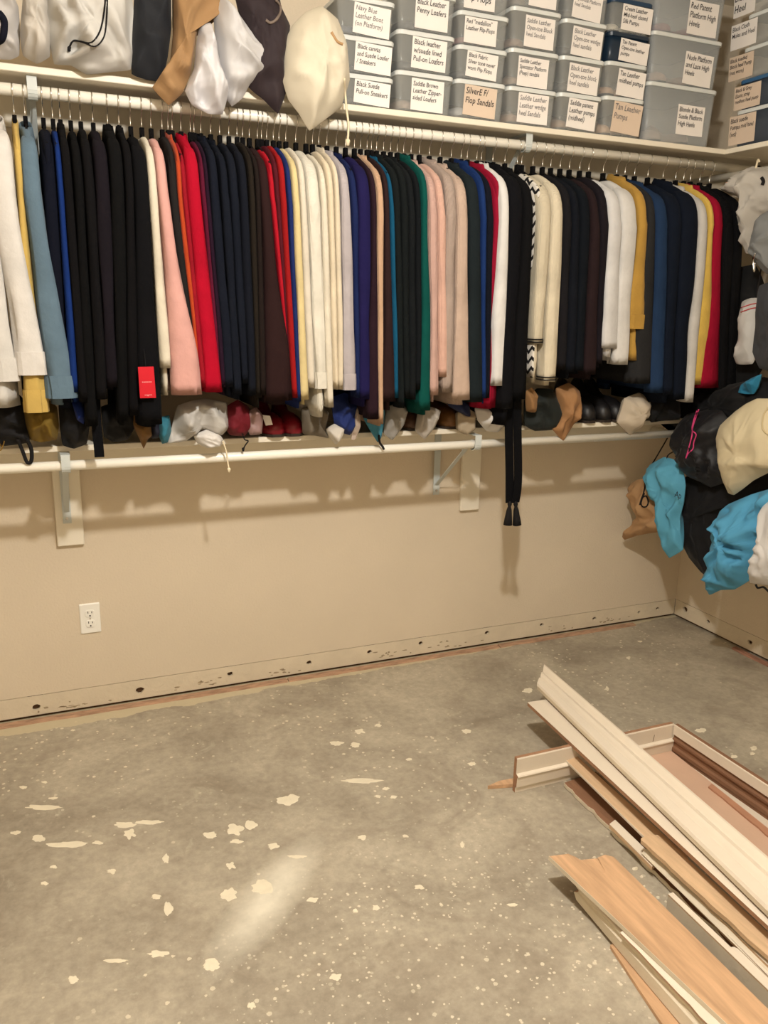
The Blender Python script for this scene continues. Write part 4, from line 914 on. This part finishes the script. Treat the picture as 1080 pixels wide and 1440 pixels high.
# ---- side wall: bags heaped on the side shelf and drooping over its edge
RT = 'bags drooping from the side shelf'
def rt(name, label, pts, x, rgb, tf=.05, tb=.05, seed=0, fold=.014, cat='dust bag', cen=None, m=None, fs=(18, 6)):
    return bag(name, label, pts, 0, x, m or bagm(rgb), tf, tb, cen, cl_rt, seed, fold, cat, group=RT, fs=fs)
Z = lambda L: [(860+a/4.5, 540+b_/4.5) for a, b_ in L]
rt('dust_bag', 'pile of black bags lying on the side shelf', [(932,590),(950,560),(985,545),(1030,540),(1075,530),(1120,545),(1125,590),(1075,606),(1000,600),(950,606)], 2.60, (16,16,18), .05, .15, 40)
rt('dust_bag', 'large plain black bag hanging lowest below the black pouch', Z([(468,585),(560,600),(650,600),(745,610),(900,590),(1080,540),(1080,650),(900,705),(725,775),(655,880),(640,1050),(618,1232),(560,1185),(490,1100),(440,1000),(420,900),(440,790)]), 2.545, (17,17,20), .03, .015, 41, .006, cen=(978, 730))
t = rt('dust_bag', 'tan drawstring bag with black cord hanging in the corner', Z([(112,640),(160,606),(215,600),(255,660),(295,745),(332,860),(332,932),(240,945),(160,960),(85,987),(70,972),(110,920),(158,845),(128,760)]), 2.49, (186,146,104), .035, .05, 42, .012, cen=(907, 722))
cord(t, Z([(205,610),(212,640),(200,700),(185,745),(195,775),(220,775),(232,745),(218,710),(200,715)]), 0, 2.447, .0032, M_CORD_B); cord(t, Z([(205,690),(190,730),(180,765)]), 0, 2.446, .0045, M_CORD_B, 'cord_tassel')
t = rt('dust_bag', 'long light blue cloth bag with black writing', Z([(208,588),(240,512),(330,462),(402,480),(455,560),(468,640),(455,760),(432,850),(436,950),(452,1050),(365,1102),(346,1060),(338,960),(326,860),(300,760),(222,650)]), 2.475, (96,174,206), .045, .05, 43, .014, cen=(940, 690))
c0 = P(954, 698, 0, 2.425)
TEXTS.clear(); lbm = [o for o in t.children][0]; TEXTS.append((['Ap'], c0, Vector((0, -1, 0)), Vector((0, 0, 1)), Vector((-1, 0, 0)), .050, .05, M_INK, lbm)); emit_texts()
t = rt('dust_bag', 'black satin pouch with a bright pink cord', Z([(398,300),(430,240),(480,190),(600,165),(700,170),(750,240),(735,330),(720,420),(745,560),(738,615),(628,655),(560,620),(480,585),(430,490),(396,390)]), 2.49, (26,26,28), .06, .07, 44, .016, m=bagm((26,26,29), .5), cen=(988, 628))
cord(t, Z([(552,160),(535,210),(515,270),(508,330),(490,400),(472,465)]), 0, 2.418, .0025, M_CORD_P); cord(t, Z([(540,170),(520,230),(510,290),(535,320),(520,370),(515,410),(485,440),(470,470)]), 0, 2.416, .0025, M_CORD_P)
t = rt('dust_bag', 'plump cream canvas bag pointing downward', Z([(1150,90),(1060,84),(985,92),(920,92),(850,125),(780,175),(690,258),(668,330),(678,440),(700,560),(738,690),(776,702),(830,665),(900,610),(1000,560),(1150,540)]), 2.44, (226,212,176), .07, .06, 45, .008, cen=(1055, 640), fs=(9, 4))
cord(t, Z([(990,150),(960,200),(955,280),(990,320)]), 0, 2.372, .003, mat('cream_seam', (196,180,142), .9), 'seam')
rt('dust_bag', 'wide light blue cloth bag with creased pouch', Z([(1120,620),(1000,664),(880,700),(740,760),(684,806),(655,890),(640,965),(630,1150),(618,1334),(690,1304),(780,1300),(890,1232),(935,1120),(1010,1000),(1120,900)]), 2.465, (92,172,214), .06, .05, 46, .024, cen=(1035, 765), fs=(12, 9))
t = rt('dust_bag', 'white bag at the edge of the wide light blue bag', Z([(952,775),(990,745),(1100,725),(1180,900),(1180,1270),(1000,1275),(876,1258),(905,1140),(945,1010),(960,880)]), 2.42, (236,234,232), .04, .04, 47, .012)
cord(t, Z([(912,1268),(925,1290),(960,1285),(985,1305),(1000,1320)]), 0, 2.43, .004, M_CORD_B)
# bags hung from the upper side rod
rod([(W-.27, -.004, RZ-.038), (W-.27, -2.6, RZ-.038)], 'white upper closet rod along the side wall')
Y8 = lambda L: [(800+a/3.857, 190+b_/3.857) for a, b_ in L]
def rh(name, label, pts, x, rgb, tf=.05, tb=.05, seed=0, fold=.014, cat='dust bag', cen=None, m=None):
    t = bag(name, label, pts, 0, x, m or bagm(rgb), tf, tb, cen, None, seed, fold, cat, group='bags hung on the side rod'); return t
t = rh('dust_bag', 'off white dust bag hung high in the corner', Y8([(830,300),(870,255),(910,212),(1000,168),(1080,190),(1130,260),(1130,400),(1045,430),(1015,540),(988,640),(958,640),(975,470),(970,390),(930,340)]), 2.56, (196,190,182), .05, .06, 50, .02, cen=(1062, 262))
cord(t, Y8([(1045,230),(1055,250),(1048,270)]), 0, 2.505, .006, M_CORD_B)
cord(t, [(1063,236),(1066,225),(1068,228)], 0, 2.60, .004, M_CORD_C, 'strap')
t = rh('dust_bag', 'medium grey dust bag below the off white one', Y8([(1040,460),(1080,410),(1150,420),(1160,600),(1130,760),(1070,752),(1016,690),(1008,590),(1025,510)]), 2.50, (128,130,130), .05, .05, 51, .012)
cord(t, Y8([(1012,640),(1000,690),(1005,740),(1010,690)]), 0, 2.50, .003, M_STEEL, 'buckle_loop')
t = rh('dust_bag', 'white ribbed bag with thin red stripes at its mouth', [(1044,424),(1056,419),(1070,420),(1068,460),(1064,500),(1058,512),(1036,512),(1038,480),(1041,450)], 2.56, (206,204,200), .03, .03, 52, .008)
for dy in (0, 6): cord(t, [(1042,433+dy),(1056,428+dy),(1069,426+dy)], 0, 2.522, .0022, mat('red_stripe', (178,60,60), .8), 'red_stripe')
rh('dust_bag', 'charcoal dust bag beside the red striped one', [(1068,402),(1090,395),(1130,400),(1130,515),(1085,522),(1068,518),(1058,495),(1063,450)], 2.50, (64,66,70), .04, .05, 53, .008)
rh('dust_bag', 'small black bag behind the red striped one', [(1030,380),(1062,372),(1075,400),(1072,520),(1050,545),(1030,540),(1026,460)], 2.64, (20,20,22), .03, .05, 54, .008)
rt('pouch', 'small teal pouch on the black pile', [(1042,541),(1056,532),(1071,526),(1066,544),(1060,554),(1048,554),(1038,552)], 2.53, (44,128,166), .015, .03, 55, .006, cat='pouch')

# ------------------------------------------------------------------ pile of torn-out trim on the floor
PILE = 'torn out trim boards heaped on the floor'
OGEE = [(0, 0), (.04, .004), (.30, .004), (.34, -.003), (.40, -.004), (.47, .000), (.56, .003), (.66, -.001), (.74, -.005), (.82, .000), (.90, .004), (.96, .003), (1, -.004)]
BASE = [(0, 0), (.03, .002), (.55, .002), (.60, -.002), (.68, -.004), (.78, -.001), (.88, .001), (.96, -.001), (1, -.005)]
STEP = [(0, 0), (.16, 0), (.18, .006), (.46, .008), (.50, .012), (.53, .010), (.56, 0), (.97, 0), (1, -.002)]
FLAT = [(0, 0), (1, 0)]
def board(name, label, quad, thick, prof=FLAT, core=None, face=None, jag=None, up=Vector((0, 0, 1)), edge=None, raged=0, nl=12, cat='board', band=None, bow=0):
    """quad: start-left, start-right, end-right, end-left of the upper face (world points); profile runs left to right"""
    a, b, c, d = [Vector(q) for q in quad]; nrm = (b-a).cross(d-a).normalized()
    if nrm.dot(up) < 0: nrm = -nrm
    us = sorted(set([u for u, _ in prof]+([j[0] for j in jag] if jag else [])))
    def hh(u):
        for (u0, h0), (u1, h1) in zip(prof[:-1], prof[1:]):
            if u0 <= u <= u1: return h0+(h1-h0)*((u-u0)/max(1e-9, u1-u0))
        return 0
    def jj(u):
        if not jag: return 0
        for (u0, h0), (u1, h1) in zip(jag[:-1], jag[1:]):
            if u0 <= u <= u1: return h0+(h1-h0)*((u-u0)/max(1e-9, u1-u0))
        return 0
    ln = ((d-a).length+(c-b).length)/2
    rows = []
    for i in range(nl+1):
        v = i/nl; row = []
        for u in us:
            uu = u
            vv = v+(1-v)*jj(u)/ln
            if raged and u < .001: uu = u+raged*(noise.noise((v*14, 3, ln))+.6*noise.noise((v*37, 1, ln)))
            p = (a+(b-a)*uu)*(1-vv)+(d+(c-d)*uu)*vv
            row.append(p+nrm*(hh(u)+bow*math.sin(math.pi*v)))
        rows.append(row)
    t = thing(name, (a+b)/2-nrm*thick, label, cat, PILE)
    def slab(off0, off1, i0=0, i1=None):
        i1 = i1 or len(us); rr = []
        for r in rows: rr.append([p+nrm*off1 for p in r[i0:i1]]+[p+nrm*off0 for p in r[i0:i1][::-1]])
        return MB().loft(rr)
    # flat back: bottom verts on the plane
    rr = []
    for v, r in enumerate(rows):
        bot = [p-nrm*(hh(u)+thick) for p, u in zip(r, us)]
        rr.append(list(r)+bot[::-1])
    MB().loft(rr).build('core', core or M_MDF, t)
    if face:
        if band: i0 = us.index(band[0]); i1 = us.index(band[1])+1
        else: i0, i1 = 0, None
        slab(-.0003, .0009, i0, i1).build('painted_face', face, t)
    if edge is not None:   # painted long left edge
        m = MB(); e = (a-b).normalized()*.0009; rr = []
        for r in rows: p = r[0]; q = p-nrm*thick; rr.append([p-e*.3+nrm*.0008, p+e+nrm*.0008, q+e, q-e*.3])
        m.loft(rr).build('painted_edge', edge, t)
    return t
def Q(*l): return [P(x, y, 2, z) for x, y, z in l]
def zat(px, py, x, y):
    d = ray(px, py); t_ = ((x-CAMP.x)*d.x+(y-CAMP.y)*d.y)/(d.x**2+d.y**2); return CAMP.z+d.z*t_
A0 = P(724, 1115, 2, 0); HC = zat(724, 1067, A0.x, A0.y)
C0 = P(948, 1018, 2, HC); C0.z = 0
up = Vector((0, 0, 1))
Az, Cz = A0+up*.001, C0+up*.001
fn = Vector(((C0-A0).y, -(C0-A0).x, 0)).normalized()
if fn.y > 0: fn = -fn
board('painted_board', 'white stepped baseboard standing on edge with sawn end', [Az, Az+up*HC, Cz+up*HC, Cz], .015, STEP, M_MDF, M_TRIM, None, fn)
E0 = P(1080, 1104, 2, HC); E0.z = 0; E1 = C0+(E0-C0)*1.9; fn2 = Vector(((E1-C0).y, -(E1-C0).x, 0)).normalized()
if fn2.x > 0: fn2 = -fn2
Cz2 = C0+up*.001+(E1-C0).normalized()*.004
RIDGE = [(0, 0), (.16, 0), (.20, .004), (.30, .004), (.34, -.003), (.46, -.003), (.50, .004), (.56, .004), (.60, -.002), (.68, -.002), (.70, .003), (.98, .003), (1, .001)]
board('painted_board', 'baseboard on edge with raw brown ridged back meeting the stepped one', [Cz2, Cz2+up*HC, E1+up*(HC+.001), E1+up*.001], .013, RIDGE, M_LAMD, M_TRIM, None, fn2, band=(.70, 1))
board('wood_offcut', 'brown mitred offcut lying flat behind the stepped baseboard', Q((686,1105,.013),(702,1098,.013),(765,1086,.013),(760,1100,.013)), .012, FLAT, M_LAM, None)
board('painted_strip', 'flat pinkish fibreboard strip lying under the mouldings', Q((893,1056,.022),(938,1051,.022),(1190,1252,.022),(1090,1262,.022)), .012, FLAT, M_MDFP, None)
board('painted_strip', 'white painted board under the ridged baseboard', Q((950,1069,.0105),(957,1063,.0105),(1190,1222,.0105),(1150,1248,.0105)), .0095, FLAT, M_MDF, M_TRIM)
board('wood_strip', 'thin reddish strip lying on the pinkish fibreboard', Q((996,1106,.028),(1001,1102,.028),(1130,1205,.028),(1124,1210,.028)), .0055, FLAT, mat('red_strip_wood', (180,132,104), .8, .3, 40, .1, 8), None, raged=.2)
# two long pieces lying across the top
board('painted_board', 'long flat white board with a brown lower edge on top of the pile', Q((742,988,HC+.013),(770,984,HC+.013),(1190,1381,HC+.010),(1165,1381,HC+.010)), .012, [(0, 0), (.05, .001), (.95, .001), (1, 0)], M_MDF, M_TRIM)
board('ogee_board', 'long white ogee moulding lying over the flat white board', Q((755,964,HC+.038),(766,935,HC+.050),(1200,1308,HC+.046),(1163,1363,HC+.034)), .014, [(u, h*1.7) for u, h in OGEE], M_MDF, M_TRIM, edge=M_TRIMW)
board('painted_strip', 'narrow tan backed strip with a white edge leaning on the stepped baseboard', Q((793,1066,.075),(812,1064,.080),(968,1205,.075),(940,1210,.066)), .007, FLAT, M_PINE, None, edge=M_TRIM)
board('wood_plank', 'dark brown plank with torn white paper along one edge', Q((793,1101,.014),(838,1085,.020),(1165,1400,.020),(1105,1405,.014)), .012, FLAT, M_LAMD, None, raged=.10, edge=M_TRIMW, nl=40)
board('wood_strip', 'short white stick lying across the dark plank', Q((857,1159,.040),(865,1153,.040),(925,1211,.038),(917,1219,.038)), .012, FLAT, M_PINE, M_TRIM)
board('painted_strip', 'cracked grey white board on edge under the pale pine board', Q((902,1200,.045),(916,1188,.068),(1140,1396,.068),(1118,1412,.045)), .010, FLAT, M_PINE, M_TRIMW, nl=20, bow=.002)
board('wood_plank', 'pale raw pine board with splintered end', Q((901,1181,.086),(933,1176,.088),(1165,1389,.088),(1155,1413,.086)), .012, FLAT, M_PINE, None, [(0, 0), (.08, -.006), (.2, .004), (.34, -.012), (.5, .002), (.7, .006), (.86, -.01), (1, .012)], raged=.05, nl=24)
board('painted_strip', 'thin white strip beside the pale pine board', Q((968,1259,.050),(976,1254,.052),(1150,1427,.052),(1140,1433,.050)), .014, FLAT, M_PINE, M_TRIM)
board('painted_strip', 'second thin white strip running next to the pine board', Q((984,1264,.062),(991,1258,.064),(1160,1420,.064),(1150,1426,.062)), .010, FLAT, M_PINE, M_TRIM)
k0, k1 = P(936, 1284, 2, .012), P(1085, 1432, 2, .012); kt = .052
board('painted_board', 'grey faced board on edge with a white painted top', [k0, k0+up*kt, k1+up*kt, k1], .012, FLAT, M_TRIMW, None, None, Vector((-1, -.4, 0)))
kd = Vector((k1.y-k0.y, -(k1.x-k0.x), 0)).normalized()
if kd.x < 0: kd = -kd
board('painted_strip', 'narrow white cap strip lying on the grey faced board', [k0+up*(kt+.0045), k0+up*(kt+.0045)+kd*.016, k1+up*(kt+.0045)+kd*.016, k1+up*(kt+.0045)], .004, FLAT, M_PINE, M_TRIM)
board('painted_strip', 'white strip with a rounded end beside the grey faced board', Q((1024,1334,.060),(1033,1330,.062),(1130,1424,.062),(1118,1430,.060)), .012, FLAT, M_MDFP, M_TRIM, [(0, .01), (.2, .002), (.5, 0), (.8, .002), (1, .01)])
# wood-look plank with a notched end lying on a leaning baseboard
i0, i1 = P(812, 1266, 2, .012), P(1000, 1490, 2, .012); it0, it1 = P(810, 1243, 2, .066), P(1040, 1486, 2, .070)
board('painted_board', 'dusty white baseboard leaning under the notched wood plank', [i0, it0, it1, i1], .012, BASE, M_MDF, M_TRIMW, [(0, .0), (.4, -.01), (.6, .006), (1, .0)], Vector((-1, -.6, .3)))
board('wood_strip', 'brown stick lying on the concrete beside the dusty baseboard', Q((858,1329,.010),(869,1323,.010),(985,1475,.010),(958,1480,.010)), .009, FLAT, M_LAM, None)
board('painted_strip', 'white topped strip between the notched plank and dusty baseboard', Q((872,1312,.074),(880,1306,.078),(1070,1494,.078),(1054,1500,.074)), .006, FLAT, M_MDFP, M_TRIM, raged=.15)
board('wood_plank', 'wide wood look plank with a notched splintered end', Q((772,1204,.090),(861,1203,.086),(1185,1522,.086),(1125,1537,.090)), .011, FLAT, M_LAM, None, [(0, 0), (.15, -.004), (.34, -.010), (.40, .004), (.56, .075), (.62, .072), (.74, .008), (.90, -.004), (1, .006)], edge=M_TRIMW, nl=24)
# small debris
def scrap(px, py, r, label, m, seed, z=.0):
    c = P(px, py, 2, z); rq = random.Random(seed); n = 7; b_ = [(c+Vector((r*rq.uniform(.6, 1.2)*math.cos(2*math.pi*k/n), r*rq.uniform(.5, 1)*math.sin(2*math.pi*k/n), 0))) for k in range(n)]
    tt = [c+(p-c)*rq.uniform(.4, .8)+Vector((0, 0, r*rq.uniform(.25, .6))) for p in b_]
    tag(MB().loft([b_, tt]).build('plaster_chip', m), label, 'debris', 'plaster chips around the planks')
for i, (x, y, r) in enumerate([(829,1212,.010),(836,1206,.007),(893,1222,.009),(902,1233,.007),(906,1247,.006),(915,1256,.005),(925,1262,.006),(936,1268,.005)]):
    scrap(x, y, r, 'small plaster chip lying between the notched and dark planks', M_SPLAT if i % 2 == 0 else M_TRIMW, i)
for i, (x, y, x2, y2, z) in enumerate([(900,1112,906,1105,HC+.014),(880,1090,886,1086,HC+.014),(918,1043,922,1036,HC-.03)]):
    p0 = P(x, y, 2, z); p1 = p0+Vector((.008, .004, .022)); tag(MB().tube([p0, p1], .0011, 6).build('nail', M_STEEL), ['bent finishing nail between the two long white boards', 'finishing nail further up the long white board', 'finishing nail stuck in the stepped baseboard'][i], 'nail')

# straps that carry the hanging bags on the rods of the side wall
def hang(key, px, py, x, rz):
    t = next((o for o in bpy.data.objects if o.parent is None and o.get('label') == key), None)
    if t is None: return
    p = P(px, py, 0, x); rx = W-.27
    pts = catmull([p, Vector((p.x+.01, p.y, p.z+.03)), Vector((rx-.022, p.y, rz-.02)), Vector((rx-.016, p.y, rz+.012)), Vector((rx, p.y, rz+.0185)), Vector((rx+.017, p.y, rz+.008)), Vector((rx+.018, p.y, rz-.03))], 5)
    MB().tube(pts, .003, 6).build('hanging_strap', M_CORD_B, t, True)
UR, LR = RZ-.038, LZ-.035
for key, px, py, x, rz in [('medium grey dust bag below the off white one', 1085, 315, 2.50, UR), ('white ribbed bag with thin red stripes at its mouth', 1060, 424, 2.56, UR), ('charcoal dust bag beside the red striped one', 1100, 402, 2.50, UR), ('small black bag behind the red striped one', 1055, 380, 2.64, UR),
                           ('tan drawstring bag with black cord hanging in the corner', 905, 677, 2.49, LR), ('long light blue cloth bag with black writing', 938, 648, 2.475, LR), ('wide light blue cloth bag with creased pouch', 1082, 692, 2.465, LR), ('white bag at the edge of the wide light blue bag', 1100, 705, 2.42, LR)]:
    hang(key, px, py, x, rz)
